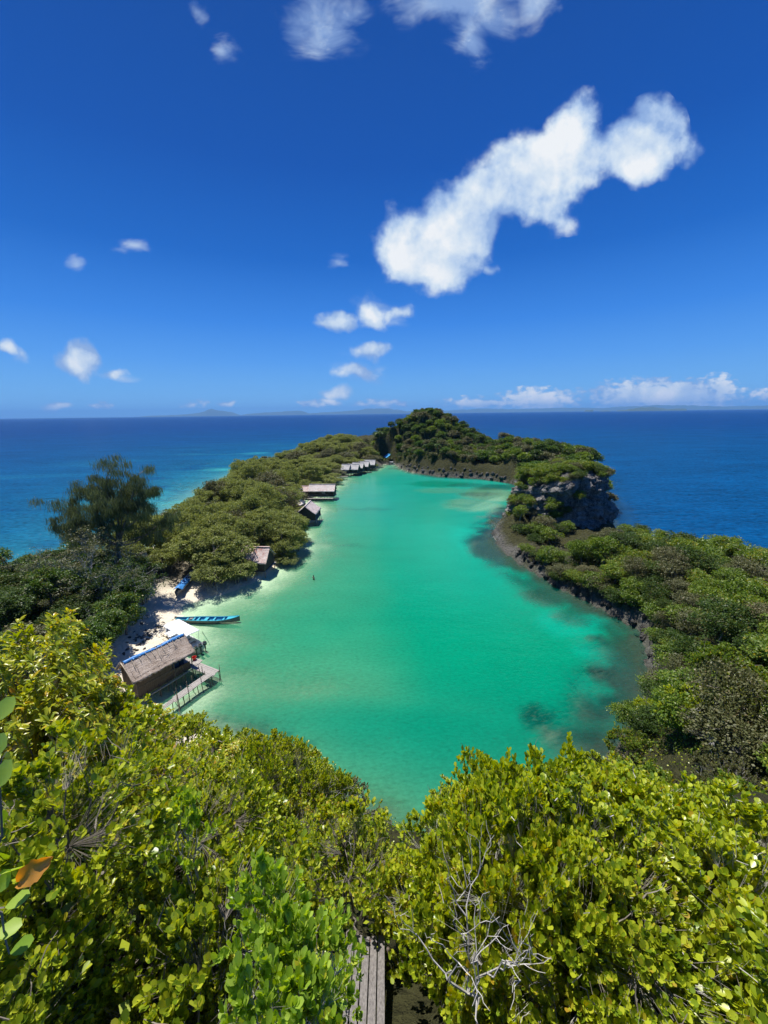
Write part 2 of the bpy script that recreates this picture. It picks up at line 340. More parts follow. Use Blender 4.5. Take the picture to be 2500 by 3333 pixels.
def terrain_mat():
    m, t, o = new_mat('terrain_mat')
    co = t.node('ShaderNodeTexCoord').outputs['Object']
    col = t.node('ShaderNodeAttribute', attribute_name='Col')
    n1 = t.noise(co, .9, 8, .65); n2 = t.noise(co, 5.0, 5, .7)
    vor = t.node('ShaderNodeTexVoronoi', feature='DISTANCE_TO_EDGE', inp={'Scale': 1.3, 'Vector': co})
    k = t.math('MULTIPLY', t.math('ADD', t.math('MULTIPLY', n1, .9), t.math('MULTIPLY', n2, .8)), 1.15)
    kk = t.node('ShaderNodeCombineXYZ', inp={0: k, 1: k, 2: k}).outputs[0]
    # rough where rocky (alpha of Col), soft on sand
    rockmul = t.mix(col.outputs['Alpha'], (1, 1, 1), kk)
    c = t.mix(1.0, col.outputs['Color'], rockmul, 'MULTIPLY')
    p = t.node('ShaderNodeBsdfPrincipled', inp={'Base Color': c, 'Roughness': .9, 'Specular IOR Level': .15})
    hgt = t.math('ADD', t.math('MULTIPLY', n1, 1.0), t.math('ADD', t.math('MULTIPLY', n2, .35), t.math('MULTIPLY', t.math('MINIMUM', vor.outputs['Distance'], .25), .9)))
    t.link(bump(t, hgt, t.math('ADD', .25, t.math('MULTIPLY', col.outputs['Alpha'], .75)), .8), p.inputs['Normal'])
    t.link(p.outputs[0], o.inputs[0]); return m
def rock_mat(name, dark=(.04, .038, .036), light=(.62, .59, .54), streak=True):
    m, t, o = new_mat(name)
    co = t.node('ShaderNodeTexCoord').outputs['Object']
    n1 = t.noise(t.mapping(co, scale=(1, 1, .55)), .55, 8, .7); n2 = t.noise(co, 3.2, 6, .7)
    vs = t.noise(t.mapping(co, scale=(1.6, 1.6, .16)), 1.0, 5, .6)
    f = t.math('ADD', t.math('MULTIPLY', n1, .5), t.math('MULTIPLY', n2, .5))
    f = t.math('ADD', f, t.math('MULTIPLY', t.math('SUBTRACT', vs, .5), .28 if streak else .1))
    c = t.ramp(f, [(.38, dark), (.52, tuple((a + b) / 2 * .8 for a, b in zip(dark, light))), (.68, light)])
    moss = t.ramp(t.noise(co, .35, 4, .6), [(.55, (0, 0, 0)), (.7, (1, 1, 1))])
    c = t.mix(t.math('MULTIPLY', moss, .55), c, (.05, .06, .025))
    p = t.node('ShaderNodeBsdfPrincipled', inp={'Base Color': c, 'Roughness': .92, 'Specular IOR Level': .15})
    vor = t.node('ShaderNodeTexVoronoi', feature='DISTANCE_TO_EDGE', inp={'Scale': 1.1, 'Vector': co})
    hgt = t.math('ADD', n2, t.math('ADD', t.math('MULTIPLY', n1, 1.2), t.math('MULTIPLY', t.math('MINIMUM', vor.outputs['Distance'], .2), 1.5)))
    t.link(bump(t, hgt, 1.0, .7), p.inputs['Normal']); t.link(p.outputs[0], o.inputs[0]); return m

def ripple(t, co, far_fade=True):
    a = t.noise(t.mapping(co, rot=(0, 0, .5), scale=(1, 2.2, 1)), .55, 3, .55)
    b = t.noise(t.mapping(co, rot=(0, 0, -.3), scale=(1, 1.8, 1)), 2.1, 3, .6)
    c = t.noise(t.mapping(co, rot=(0, 0, .2), scale=(1, 2.6, 1)), .11, 3, .55)
    return a, b, c
def sea_mat(name, lag):
    m, t, o = new_mat(name)
    co = t.node('ShaderNodeTexCoord').outputs['Object']
    col = t.node('ShaderNodeAttribute', attribute_name='Col'); op = t.node('ShaderNodeAttribute', attribute_name='Op')
    a, b, c = ripple(t, co)
    if lag:
        h = t.math('ADD', t.math('MULTIPLY', a, .05), t.math('MULTIPLY', b, .035))
        nrm = bump(t, h, .8, 1.0)
        fleck = t.math('ADD', t.math('MULTIPLY', t.math('SUBTRACT', b, .5), .55), t.math('MULTIPLY', t.math('SUBTRACT', c, .5), .25))
    else:
        big = t.noise(t.mapping(co, rot=(0, 0, .4), scale=(.5, 1.3, 1)), .03, 4, .6)
        h = t.math('ADD', t.math('ADD', t.math('MULTIPLY', a, .28), t.math('MULTIPLY', b, .10)), t.math('MULTIPLY', c, .9))
        nrm = bump(t, h, 1.0, 1.0)
        fleck = t.math('ADD', t.math('MULTIPLY', t.math('SUBTRACT', a, .5), 1.9), t.math('ADD', t.math('MULTIPLY', t.math('SUBTRACT', c, .5), .8), t.math('MULTIPLY', t.math('SUBTRACT', big, .5), .9)))
    mul = t.math('ADD', 1.0, fleck)  # light and dark of the ripples, put into the water colour
    bc = t.node('ShaderNodeVectorMath', operation='SCALE'); t.link(col.outputs['Color'], bc.inputs[0]); t.link(mul, bc.inputs[3])
    body = t.node('ShaderNodeBsdfDiffuse', inp={0: bc.outputs[0], 'Normal': nrm})
    if lag:   # mottled transparency over the shallows, painting in rippled light on the sand
        ca = t.noise(t.mapping(co, scale=(1, 1.6, 1)), 1.5, 3, .6)
        opv = t.math('ADD', op.outputs['Fac'], t.math('MULTIPLY', t.math('SUBTRACT', ca, .5), .6), clamp=True)
    else: opv = op.outputs['Fac']
    clear = t.node('ShaderNodeBsdfTransparent', inp={0: (.84, .97, .93, 1)})
    mx = t.node('ShaderNodeMixShader', inp={0: opv, 1: clear.outputs[0], 2: body.outputs[0]})
    gl = t.node('ShaderNodeBsdfGlossy', inp={'Color': (1, 1, 1, 1), 'Roughness': .06 if lag else .2, 'Normal': nrm})
    fr = t.node('ShaderNodeFresnel', inp={'IOR': 1.33, 'Normal': nrm})
    frs = t.math('MINIMUM', t.math('MULTIPLY', fr.outputs[0], .45 if lag else .62), .15 if lag else .09)
    mg = t.node('ShaderNodeMixShader', inp={0: frs, 1: mx.outputs[0], 2: gl.outputs[0]})
    t.link(mg.outputs[0], o.inputs[0]); return m

M = {}
M['terrain'] = terrain_mat()
M['cliff'] = rock_mat('cliff_rock')
M['lagoon'] = sea_mat('lagoon_surface', True)
M['sea'] = sea_mat('sea_surface', False)

# ------------------------------------------------------------------ terrain and sea bed, one sheet
def grid(xs, ys):
    X, Y = np.meshgrid(xs, ys); nx, ny = len(xs), len(ys)
    i = np.arange(nx * ny).reshape(ny, nx)
    F = np.stack([i[:-1, :-1], i[:-1, 1:], i[1:, 1:], i[1:, :-1]], -1).reshape(-1, 4)
    return X.ravel(), Y.ravel(), F
def graded(lo, hi, step, far, ratio=1.35):
    core = list(np.arange(lo, hi + step / 2, step)); s = step; a = [core[0]]; b = [core[-1]]
    while b[-1] < far: s *= ratio; a.append(a[-1] - s); b.append(b[-1] + s)
    return np.array(a[:0:-1] + core + b[1:])
def gpm(px, py): return gp(px, py, 0)
REEF = [(1060, 1185, 5.5, 11, .95), (1090, 1160, 3, 5, .5), (1200, 1282, 6, 4.5, .8), (1160, 1262, 4, 3, .6), (1290, 1381, 1.3, .8, .9), (1350, 1350, 4, 2.2, .6), (1355, 1470, 3.6, 3.6, .95), (1330, 1520, 2.6, 2, .8),
        (1165, 1548, 2.2, 1.8, .62), (1240, 1600, 3, 1.8, .7), (1300, 1630, 3, 2.0, .9), (1290, 1400, 1.2, .6, .5), (440, 1570, 3.2, 1.4, .6), (620, 1600, 2.2, .7, .5), (520, 1560, 3, .7, .45),
        (1080, 1052, 12, 7, .5), (1040, 1068, 8, 4, .35), (1010, 1048, 9, 5, .3), (1380, 1420, 1.6, 3, .8), (800, 1100, 10, 2, .14), (760, 1180, 5, 1.2, .12), (690, 1230, 2, .4, .18), (1230, 1330, 4, 2.5, .5),
        (860, 1012, 7, 5, .35)]
SAND = [(1060, 1068, 12, 14, .75), (1020, 1090, 10, 10, .55), (1085, 1100, 5, 9, .6), (960, 1060, 12, 6, .3)]     # shallow bars
DEEP = [(950, 1045, 14, 9, .9)]
PALE = [(1010, 1165, 4, 12, .5), (1280, 1340, 3.5, 2, .7), (1310, 1430, 3, 5, .5), (1180, 1240, 3, 4, .3), (1240, 1350, 5, 3.5, .5), (1290, 1500, 4, 4, .25)]
def blobw(lst, x, y, wob=.35, seed=31):
    r = np.zeros_like(x)
    nx = x + 2.0 * fbm(x * .25, y * .25, seed=seed, oct=3); ny = y + 2.0 * fbm(x * .25, y * .25, seed=seed + 3, oct=3)
    for px, py, rx, ry, a in lst:
        cx_, cy_ = gpm(px, py); s_ = min(1.0, max(.25, rx / 4))
        ex = x + (nx - x) * s_; ey = y + (ny - y) * s_
        q = np.sqrt(((ex - cx_) / rx) ** 2 + ((ey - cy_) / ry) ** 2)
        r = np.maximum(r, a * sstep(1.2, .55, q))
    return r

X, Y, F = grid(np.arange(-110, 125.1, .85), np.arange(-64, 345.1, .85))
Hh, D, RK, DL, DO = ground(X, Y)
reef = blobw(REEF, X, Y)
sandy = sstep(.8, .35, RK) * sstep(3.2, 1.6, Hh)
nz = fbm(X * .35, Y * .35, seed=41, oct=4)
sandc = np.array([.72, .64, .50]); soil = np.array([.055, .055, .022]); rockc = np.array([.13, .125, .11]); bedc = np.array([.70, .70, .50]); reefc = np.array([.028, .036, .026])
veg = sstep(.9, 2.4, Hh + nz * 1.5)
col = rockc[None] * (1 - veg[:, None]) + soil[None] * veg[:, None]
litter = sstep(.15, .5, nz)[:, None]
sc_ = sandc[None] * (1 - .45 * litter) + np.array([.25, .2, .14])[None] * .45 * litter
# under the trees of the spit the sand is covered by litter
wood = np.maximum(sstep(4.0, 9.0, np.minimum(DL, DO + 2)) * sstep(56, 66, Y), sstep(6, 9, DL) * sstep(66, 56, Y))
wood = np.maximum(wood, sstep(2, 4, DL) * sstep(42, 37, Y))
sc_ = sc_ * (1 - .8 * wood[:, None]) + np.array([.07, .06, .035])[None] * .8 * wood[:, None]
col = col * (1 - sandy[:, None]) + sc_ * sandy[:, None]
under = Hh < 0
rb = sstep(6, 1, -D) * (RK > .5) * sstep(0, .3, nz + .35) * .85
rb = np.maximum(rb, reef); rb = np.maximum(rb, sstep(9, 3, -D) * sstep(12, 20, X) * (RK > .3) * .95)
rb = np.clip(rb + .25 * sstep(.2, .6, fbm(X * .18, Y * .3, seed=44, oct=4)) * sstep(95, 120, Y), 0, 1)
bed = bedc[None] * (1 - rb[:, None]) + (reefc[None] * (1 + .5 * nz[:, None])) * rb[:, None]
col = np.where(under[:, None], bed, col)
alpha = np.where(under, .25 + .3 * rb, 1 - sandy * .75)
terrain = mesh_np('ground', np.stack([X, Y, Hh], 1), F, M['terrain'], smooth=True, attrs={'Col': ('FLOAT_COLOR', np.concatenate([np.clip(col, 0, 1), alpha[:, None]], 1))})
tag(terrain, kind='structure')
xs = graded(-110, 125, 47, 30000, 2.0)
# deep sea floor far out so that nothing is hollow below the sea
fx, fy, ff = grid(np.array([-60000., 60000.]), np.array([-60000., 60000.]))
M['deepbed'] = simple('deep_bed', (.05, .07, .06), (.08, .09, .07), .1)
tag(mesh_np('sea_bed', np.stack([fx, fy, np.full_like(fx, -9.0)], 1), ff, M['deepbed']), kind='structure')

# ------------------------------------------------------------------ water sheets
gxs = graded(-110, 125, 1.15, 32000); gys = graded(-64, 345, 1.15, 32000)
X, Y, F = grid(gxs, gys)
inner = (np.abs(X - 7) < 320) & (np.abs(Y - 140) < 420)
Hw = np.full(X.shape, -7.0); DLw = np.full(X.shape, 999.); DOw = np.full(X.shape, -999.)
Hw[inner], _, _, DLw[inner], DOw[inner] = ground(X[inner], Y[inner])
reef = blobw(REEF, X, Y); deep = blobw(DEEP, X, Y); pale = blobw(PALE, X, Y, seed=51); bar = blobw(SAND, X, Y, seed=61)
inl = DLw < 0
band = sstep(8.5, 2.0, -DLw + 2.2 * fbm(X * .22, Y * .22, seed=95, oct=3)) * np.maximum(sstep(12, 20, X) * sstep(128, 115, Y), sstep(34, 30, Y) * .9 * sstep(-8, -13, X)) * (DLw < 4) * (.35 + .65 * sstep(-.25, .2, fbm(X * .3, Y * .3, seed=97, oct=4)))
band2 = sstep(7, 1, -DLw) * sstep(168, 180, Y) * sstep(8, 16, X) * .5
reef = np.maximum(reef, np.maximum(band * .92, band2))
dep = np.maximum(-Hw, 0.02)
# lagoon
dl_ = -DLw
opl = 1 - np.exp(-(np.maximum(dep - .05, 0) / .52) ** 1.7)
opl = opl * (1 - .72 * reef) * (1 - .6 * bar)
farm = sstep(70, 150, Y)
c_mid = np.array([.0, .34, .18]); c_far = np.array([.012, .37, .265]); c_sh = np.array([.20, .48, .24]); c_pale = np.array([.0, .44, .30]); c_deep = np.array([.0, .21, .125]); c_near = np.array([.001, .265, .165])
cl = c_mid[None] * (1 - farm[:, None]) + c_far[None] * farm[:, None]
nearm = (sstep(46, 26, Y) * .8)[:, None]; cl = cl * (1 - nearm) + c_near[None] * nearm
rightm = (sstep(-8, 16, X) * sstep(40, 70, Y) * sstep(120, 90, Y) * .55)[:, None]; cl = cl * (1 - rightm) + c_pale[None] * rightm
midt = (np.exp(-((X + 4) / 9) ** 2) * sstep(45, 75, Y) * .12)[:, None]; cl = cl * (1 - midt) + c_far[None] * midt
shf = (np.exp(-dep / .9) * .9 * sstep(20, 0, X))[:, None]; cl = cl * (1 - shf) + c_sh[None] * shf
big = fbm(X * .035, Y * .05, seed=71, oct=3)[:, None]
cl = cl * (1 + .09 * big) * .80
for msk, cc in ((pale * .8, c_pale), (deep, c_deep), (bar * .7, c_sh)):
    cl = cl * (1 - msk[:, None]) + cc[None] * msk[:, None]
cl = cl * (1 - .75 * reef[:, None]) + np.array([.003, .045, .055])[None] * .75 * reef[:, None]
# sea
do_ = np.maximum(-DOw, 0)
leftm = sstep(20, -20, X)
tq = 1.1 * np.exp(-do_ / 20) * leftm + .75 * np.exp(-np.hypot((X - 98) / 26, (Y - 365) / 34) ** 2)
strk = sstep(.05, .45, fbm(X * .018 + Y * .006, Y * .045, seed=81, oct=4)) * np.exp(-do_ / 50) * leftm * .95
tq = np.clip(tq + strk - .35 * sstep(.1, .5, fbm(X * .06, Y * .09, seed=83, oct=4)) * leftm * np.exp(-do_ / 40), 0, 1)[:, None]
near_sea = sstep(1200, 100, np.hypot(X, Y))[:, None]
c_sea = np.array([.0, .045, .185])[None] * (1 - near_sea) + np.array([.0, .068, .20])[None] * near_sea
leftn = (leftm * sstep(260, 20, do_) * .5)[:, None]
c_sea = c_sea * (1 - leftn) + np.array([.0, .095, .20])[None] * leftn
cs2 = c_sea * (1 - tq) + np.array([.04, .40, .42])[None] * tq
ops = 1 - np.exp(-np.maximum(dep, 0) / .9)
cl = cl * GAIN * 1.05; cs2 = cs2 * GAIN * 1.05
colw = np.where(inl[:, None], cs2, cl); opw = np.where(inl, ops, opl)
inl2 = poly_sd(X, Y, LAG) > -3
fc = inl2[F].all(1)
V = np.stack([X, Y, np.zeros_like(X)], 1)
def water(name, faces, mat, label, colors, op):
    used = np.unique(faces); rem = np.full(len(V), -1); rem[used] = np.arange(len(used))
    o = mesh_np(name, V[used], rem[faces], mat, attrs={'Col': ('FLOAT_COLOR', np.concatenate([np.clip(colors[used], 0, 1), np.ones((len(used), 1))], 1)), 'Op': ('FLOAT', op[used])})
    tag(o, label, kind='structure')
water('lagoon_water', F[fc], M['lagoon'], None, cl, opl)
water('sea_water', F[~fc], M['sea'], None, np.where((DLw < 0)[:, None] | True, cs2, cs2), ops)

def gz(x, y):
    return float(ground(np.array([x]), np.array([y]))[0][0])
def gza(xy):
    a = np.array(xy, float).reshape(-1, 2)
    return ground(a[:, 0], a[:, 1])
# ------------------------------------------------------------------ vegetation
M['bark'] = simple('bark', (.13, .11, .085), (.30, .27, .23), 9, .9, (1, 1, .3), .5)
M['pale_bark'] = simple('pale_bark', (.30, .28, .25), (.58, .56, .52), 14, .85, (1, 1, .3), .4)
M['grey_twig'] = simple('grey_twig', (.28, .27, .26), (.52, .51, .49), 14, .85, (1, 1, .3), .3)
M['f_mangrove'] = foliage('leaf_mangrove', [(0.112, 0.146, 0.036), (0.185, 0.224, 0.056), (0.280, 0.308, 0.090)], .34, .02, .5)
M['f_broad'] = foliage('leaf_broad', [(0.029, 0.065, 0.012), (0.059, 0.124, 0.017), (0.106, 0.183, 0.026)], .34, .03, .45, [(0.189, 0.201, 0.024)])
M['f_dark'] = foliage('leaf_dark', [(0.026, 0.053, 0.014), (0.047, 0.088, 0.017), (0.088, 0.142, 0.029)], .32, .02, .45, [(0.153, 0.153, 0.035)])
M['f_bright'] = foliage('leaf_bright', [(0.059, 0.118, 0.014), (0.118, 0.195, 0.024), (0.201, 0.266, 0.035)], .36, .03, .42, [(0.330, 0.283, 0.035)])
M['f_olive'] = foliage('leaf_olive', [(0.059, 0.071, 0.021), (0.100, 0.112, 0.035), (0.153, 0.153, 0.059)], .25, .04, .5, [(0.201, 0.142, 0.071)])
M['f_needle'] = foliage('leaf_needle', [(.065, .095, .04), (.11, .145, .06), (.17, .20, .09)], .3, .02, .5)
M['f_round'] = foliage('leaf_round', [(.06, .12, .006), (.20, .30, .012), (.44, .50, .022), (.52, .58, .04)], .38, .07, .34, [(.52, .50, .03), (.54, .36, .03)], ypos=.90)
M['f_small'] = foliage('leaf_small', [(.06, .12, .008), (.18, .27, .012), (.40, .46, .024), (.50, .54, .04)], .38, .055, .36, [(.44, .40, .03), (.46, .24, .03)], ypos=.92)
M['f_yellow'] = foliage('leaf_yellow', [(.18, .26, .012), (.34, .40, .02), (.52, .50, .03)], .42, .06, .34, [(.60, .42, .03), (.52, .20, .03)], ypos=.88)
M['f_large'] = foliage('leaf_large', [(.20, .34, .03), (.32, .46, .05), (.46, .60, .10)], .42, .06, .34, [(.52, .50, .05)], ypos=.96)
M['f_brown'] = foliage('leaf_brown', [(.62, .27, .04), (.70, .33, .05)], .5, .05, .4)

# leaf shapes: vertices along (side, length, normal) for length 1
def tmpl(name):
    if name == 'quad':       # kite, folded a little
        v = [(0, 0, 0), (-.36, .5, .06), (0, 1, -.04), (.36, .5, .06)]; f = [(0, 3, 2, 1)]
    elif name == 'round':
        v = [(0, 0, 0), (-.20, .22, .03), (-.36, .58, .07), (-.24, .88, .05), (0, 1, -.02), (.24, .88, .05), (.36, .58, .07), (.20, .22, .03), (0, .3, 0), (0, .7, .0)]
        f = [(0, 8, 1, 1), (8, 9, 2, 1), (9, 4, 3, 2), (0, 7, 8, 8), (7, 6, 9, 8), (6, 5, 4, 9)]
    elif name == 'long':
        v = [(0, 0, 0), (-.13, .2, .03), (-.19, .5, .05), (-.12, .8, -.02), (0, 1, -.14), (.12, .8, -.02), (.19, .5, .05), (.13, .2, .03), (0, .33, 0), (0, .68, -.03)]
        f = [(0, 8, 1, 1), (8, 9, 2, 1), (9, 4, 3, 2), (0, 7, 8, 8), (7, 6, 9, 8), (6, 5, 4, 9)]
    elif name == 'strand':   # hanging needles
        v = [(-.022, 0, 0), (.022, 0, 0), (.032, .6, 0), (0, 1, 0)]; f = [(0, 1, 2, 3)]
    # degenerate quads are split into true triangles below
    tri = []
    for a in f:
        a = list(a)
        u = [a[0]]
        for q in a[1:]:
            if q != u[-1]: u.append(q)
        for i in range(1, len(u) - 1): tri.append((u[0], u[i], u[i + 1]))
    if name in ('quad', 'strand'): return np.array(v, float), np.array(f)
    return np.array(v, float), np.array(tri)
def norm(a): return a / (np.linalg.norm(a, axis=-1, keepdims=True) + 1e-9)
def leaves(P, A, N, S, shape):
    """P base points, A axis directions, N normals, S lengths"""
    tv, tf = tmpl(shape); A = norm(A); side = norm(np.cross(A, N)); N = np.cross(side, A)
    V = P[:, None, :] + S[:, None, None] * (tv[None, :, 0:1] * side[:, None, :] + tv[None, :, 1:2] * A[:, None, :] + tv[None, :, 2:3] * N[:, None, :])
    k = len(tv); F = tf[None] + (np.arange(len(P)) * k)[:, None, None]
    return V.reshape(-1, 3), F.reshape(-1, tf.shape[1])
def rdir(rng, n, up=0.0):
    d = rng.normal(size=(n, 3)); d[:, 2] += up; return norm(d)
def crown_clumps(rng, cen, rad, nleaf, size, shape='quad', flat=.6, up=.5, droop=0.0, shell=.45):
    n = len(cen); rad = np.broadcast_to(np.asarray(rad, float), (n,))
    idx = np.repeat(np.arange(n), nleaf)
    d = rdir(rng, len(idx), .35)
    rr = (shell + (1 - shell) * rng.random(len(idx))) ** .7
    sc3 = np.stack([rad, rad, rad * flat], 1)
    P = cen[idx] + d * rr[:, None] * sc3[idx]
    A = norm(d * np.array([1, 1, .5]) + .8 * rdir(rng, len(idx)) + np.array([0, 0, -droop]))
    N = norm(rdir(rng, len(idx)) * .75 + np.array([0, 0, up + .3]) + d * .4)
    S = size * (.65 + .7 * rng.random(len(idx)))
    return leaves(P, A, N, S, shape)
def limb(mb, rng, a, b, r0, r1, n=5, k=4, bow=.12):
    a = np.array(a, float); b = np.array(b, float); L = np.linalg.norm(b - a)
    pts = []; off = rng.normal(size=3) * bow * L; off2 = rng.normal(size=3) * bow * .4 * L
    for i in range(k + 1):
        t = i / k; pts.append(a + (b - a) * t + off * math.sin(math.pi * t) * .6 + off2 * math.sin(2 * math.pi * t))
    mb.tube(pts, [r0 + (r1 - r0) * i / k for i in range(k + 1)], n); return pts
def make_tree(kind, seed, R_, H_, mat, nclump, nleaf, lsize, flat=.6, clr=.32, trunk_h=.45, lob=.3, shape='quad', bark='bark', fill=.55, tiny=False, spread=1.0):
    """returns (trunk mesh object data, crown mesh data) for a tree of crown radius R_ and height H_, its foot at the origin"""
    rng = np.random.default_rng(seed)
    lobes = [(rng.uniform(0, 6.28), rng.uniform(.15, .6), rng.uniform(.5, .75), rng.uniform(-.1, .2)) for _ in range(5)]
    cen = []; cz = H_ * .62; rz = H_ * .38
    while len(cen) < nclump:
        if rng.random() < .55:
            an, of, lr, dz = lobes[rng.integers(5)]; c0 = np.array([math.cos(an) * of * R_ * spread, math.sin(an) * of * R_ * spread, cz + dz * rz]); rr = np.array([R_ * lr, R_ * lr, rz * lr * 1.1])
        else: c0 = np.array([0, 0, cz]); rr = np.array([R_ * .85, R_ * .85, rz])
        d = rdir(rng, 1, .35)[0]; p = c0 + d * rr * (fill + (1 - fill) * rng.random())
        if p[2] < H_ * .16: continue
        cen.append(p)
    cen = np.array(cen); rad = R_ * clr * (.6 + .8 * rng.random(nclump))
    cv, cf = crown_clumps(rng, cen, rad, nleaf, lsize, shape, flat)
    mb = MB(); r0 = max(.06, H_ * .026)
    nst = 1 if kind != 'mangrove' else 3
    tops = []
    for i in range(nst):
        a = rng.uniform(0, 6.28); o = 0 if nst == 1 else R_ * .12
        base = (math.cos(a) * o, math.sin(a) * o, -1.2); top = (math.cos(a) * R_ * .12, math.sin(a) * R_ * .12, H_ * trunk_h)
        limb(mb, rng, base, top, r0 * 1.25, r0 * .7, 7 if not tiny else 5, 5 if not tiny else 3, .05); tops.append(top)
    nl = 7 if not tiny else 4
    mids = []
    for i in range(nl):
        a = i * 6.283 / nl + rng.uniform(-.4, .4); q = (math.cos(a) * R_ * .5, math.sin(a) * R_ * .5, H_ * rng.uniform(.52, .78))
        limb(mb, rng, tops[i % nst], q, r0 * .6, r0 * .3, 5, 3); mids.append(np.array(q))
    if not tiny:
        for p in cen[::2]:
            j = int(np.argmin([np.linalg.norm(p - q) for q in mids])); limb(mb, rng, mids[j], p, r0 * .26, r0 * .08, 4, 2)
    return mb, cv, cf
def tree_proto(kind, n, R_, H_, fmat, bark='bark', seed0=0, **kw):
    out = []
    for i in range(n):
        mb, cv, cf = make_tree(kind, seed0 + i * 7 + 1, R_, H_, fmat, bark=bark, **kw)
        me = bpy.data.meshes.new(kind + '_trunk'); me.from_pydata(mb.v, [], mb.f); me.materials.append(M[bark]); me.update()
        cm = mesh_np(kind + '_crown', cv, cf, M[fmat], mesh_only=True)
        out.append((me, cm))
    return out
def put_tree(name, proto, x, y, z, rz, s, label, cat, group, sz=None, parts=('trunk', 'crown')):
    root = empty(name, (x, y, z), rz, s)
    if sz: root.scale = (s, s, sz)
    tag(root, label, cat, group)
    for pn, me in zip(parts, proto):
        if me is not None: link(bpy.data.objects.new(pn, me), root)
    return root
def scatter(rng, poly, spacing, n_try=6000, spac_fn=None, ok=None):
    xs = [p[0] for p in poly]; ys = [p[1] for p in poly]
    cx_ = rng.uniform(min(xs), max(xs), n_try); cy_ = rng.uniform(min(ys), max(ys), n_try)
    m = poly_sd(cx_, cy_, poly) > 0; cx_, cy_ = cx_[m], cy_[m]
    g = ground(cx_, cy_); pts = []
    for i in range(len(cx_)):
        x, y, h, d, rk = cx_[i], cy_[i], g[0][i], g[1][i], g[2][i]
        if ok is not None and not ok(x, y, h, d): continue
        sp = spac_fn(x, y) if spac_fn else spacing
        if all((x - a) ** 2 + (y - b) ** 2 > sp * sp for a, b, c, e in pts): pts.append((x, y, h, d))
    return pts
rngp = np.random.default_rng(2024)
P_MAN = tree_proto('mangrove', 6, 4.2, 6.8, 'f_mangrove', seed0=10, nclump=100, nleaf=105, lsize=.24, flat=.5, clr=.20, fill=.72, trunk_h=.3)
P_MANL = tree_proto('mangrove', 2, 4.2, 6.6, 'f_olive', seed0=60, nclump=100, nleaf=100, lsize=.24, flat=.5, clr=.20, fill=.72, trunk_h=.3)
P_BRO = tree_proto('broadleaf_tree', 4, 3.2, 7.0, 'f_broad', seed0=110, nclump=80, nleaf=105, lsize=.25, flat=.62, clr=.25, fill=.68)
P_DAR = tree_proto('broadleaf_tree', 3, 3.0, 6.0, 'f_dark', seed0=150, nclump=70, nleaf=105, lsize=.20, flat=.6, clr=.26, fill=.7)
P_BRI = tree_proto('shrub', 4, 2.2, 3.6, 'f_bright', seed0=190, nclump=60, nleaf=75, lsize=.19, flat=.6, clr=.27, fill=.68)
P_OLI = tree_proto('shrub', 3, 2.2, 3.4, 'f_olive', seed0=230, nclump=60, nleaf=85, lsize=.14, flat=.6, clr=.28, fill=.68)
P_SDK = tree_proto('shrub', 2, 2.2, 3.4, 'f_dark', seed0=235, nclump=60, nleaf=75, lsize=.18, flat=.6, clr=.28, fill=.68)
P_FAR = [tree_proto('hill_tree', 2, 3.0, 5.0, m_, seed0=270 + k * 20, nclump=42, nleaf=46, lsize=.46, flat=.6, clr=.28, fill=.7, tiny=True) for k, m_ in enumerate(('f_dark', 'f_broad', 'f_olive', 'f_bright'))]
P_FAR = [p for q in P_FAR for p in q]

def near(x, y):
    lm = [(-26, 38, 'the long thatched hut on the jetty'), (-26, 72, 'the hut with the pink weathered roof'), (-20, 106, 'the dark gabled stilt hut'), (-24, 136, 'the L-shaped thatched house on stilts'),
          (-13, 198, 'the row of grey thatched huts'), (2, 242, 'the hut with the blue roof'), (-36, 63, 'the boat with the blue tarpaulin'), (-42, 60, 'the tall feathery tree')]
    d = min(lm, key=lambda q: (q[0] - x) ** 2 + (q[1] - y) ** 2); return d[2], math.hypot(d[0] - x, d[1] - y)

# -- mangroves on the low sand spit
SPIT = [(-36, 62), (-26, 63), (-20.5, 70), (-19, 84), (-21.5, 94), (-23, 105), (-25, 116), (-27, 128), (-28, 140), (-24, 150), (-21, 170), (-20.5, 190), (-15, 206), (-6, 214), (-6, 224), (-14, 236), (-16, 250), (-30, 282), (-45, 285),
        (-58, 255), (-64, 215), (-63, 165), (-56, 128), (-54, 114), (-51, 102), (-49, 92), (-53, 74), (-50, 62)]
HUTS_CLEAR = [(-24.6, 71, 5.0), (-23.2, 66.2, 3.4), (-19.5, 106, 5.5), (-26, 118, 4.0), (-29, 128, 4.6), (-24, 137, 7.0), (-17, 192, 4.5), (-12, 197, 5), (-9, 206, 5.5), (-36, 63, 3.2), (-19, 97, 2.0), (-25.5, 66.5, 2.2)]
def spit_ok(x, y, h, d):
    if any((x - a) ** 2 + (y - b) ** 2 < r * r for a, b, r in HUTS_CLEAR): return False
    return h > -.45
pts = scatter(rngp, SPIT, 5, 9000, lambda x, y: 3.7 + .0145 * max(0, y - 70), spit_ok)
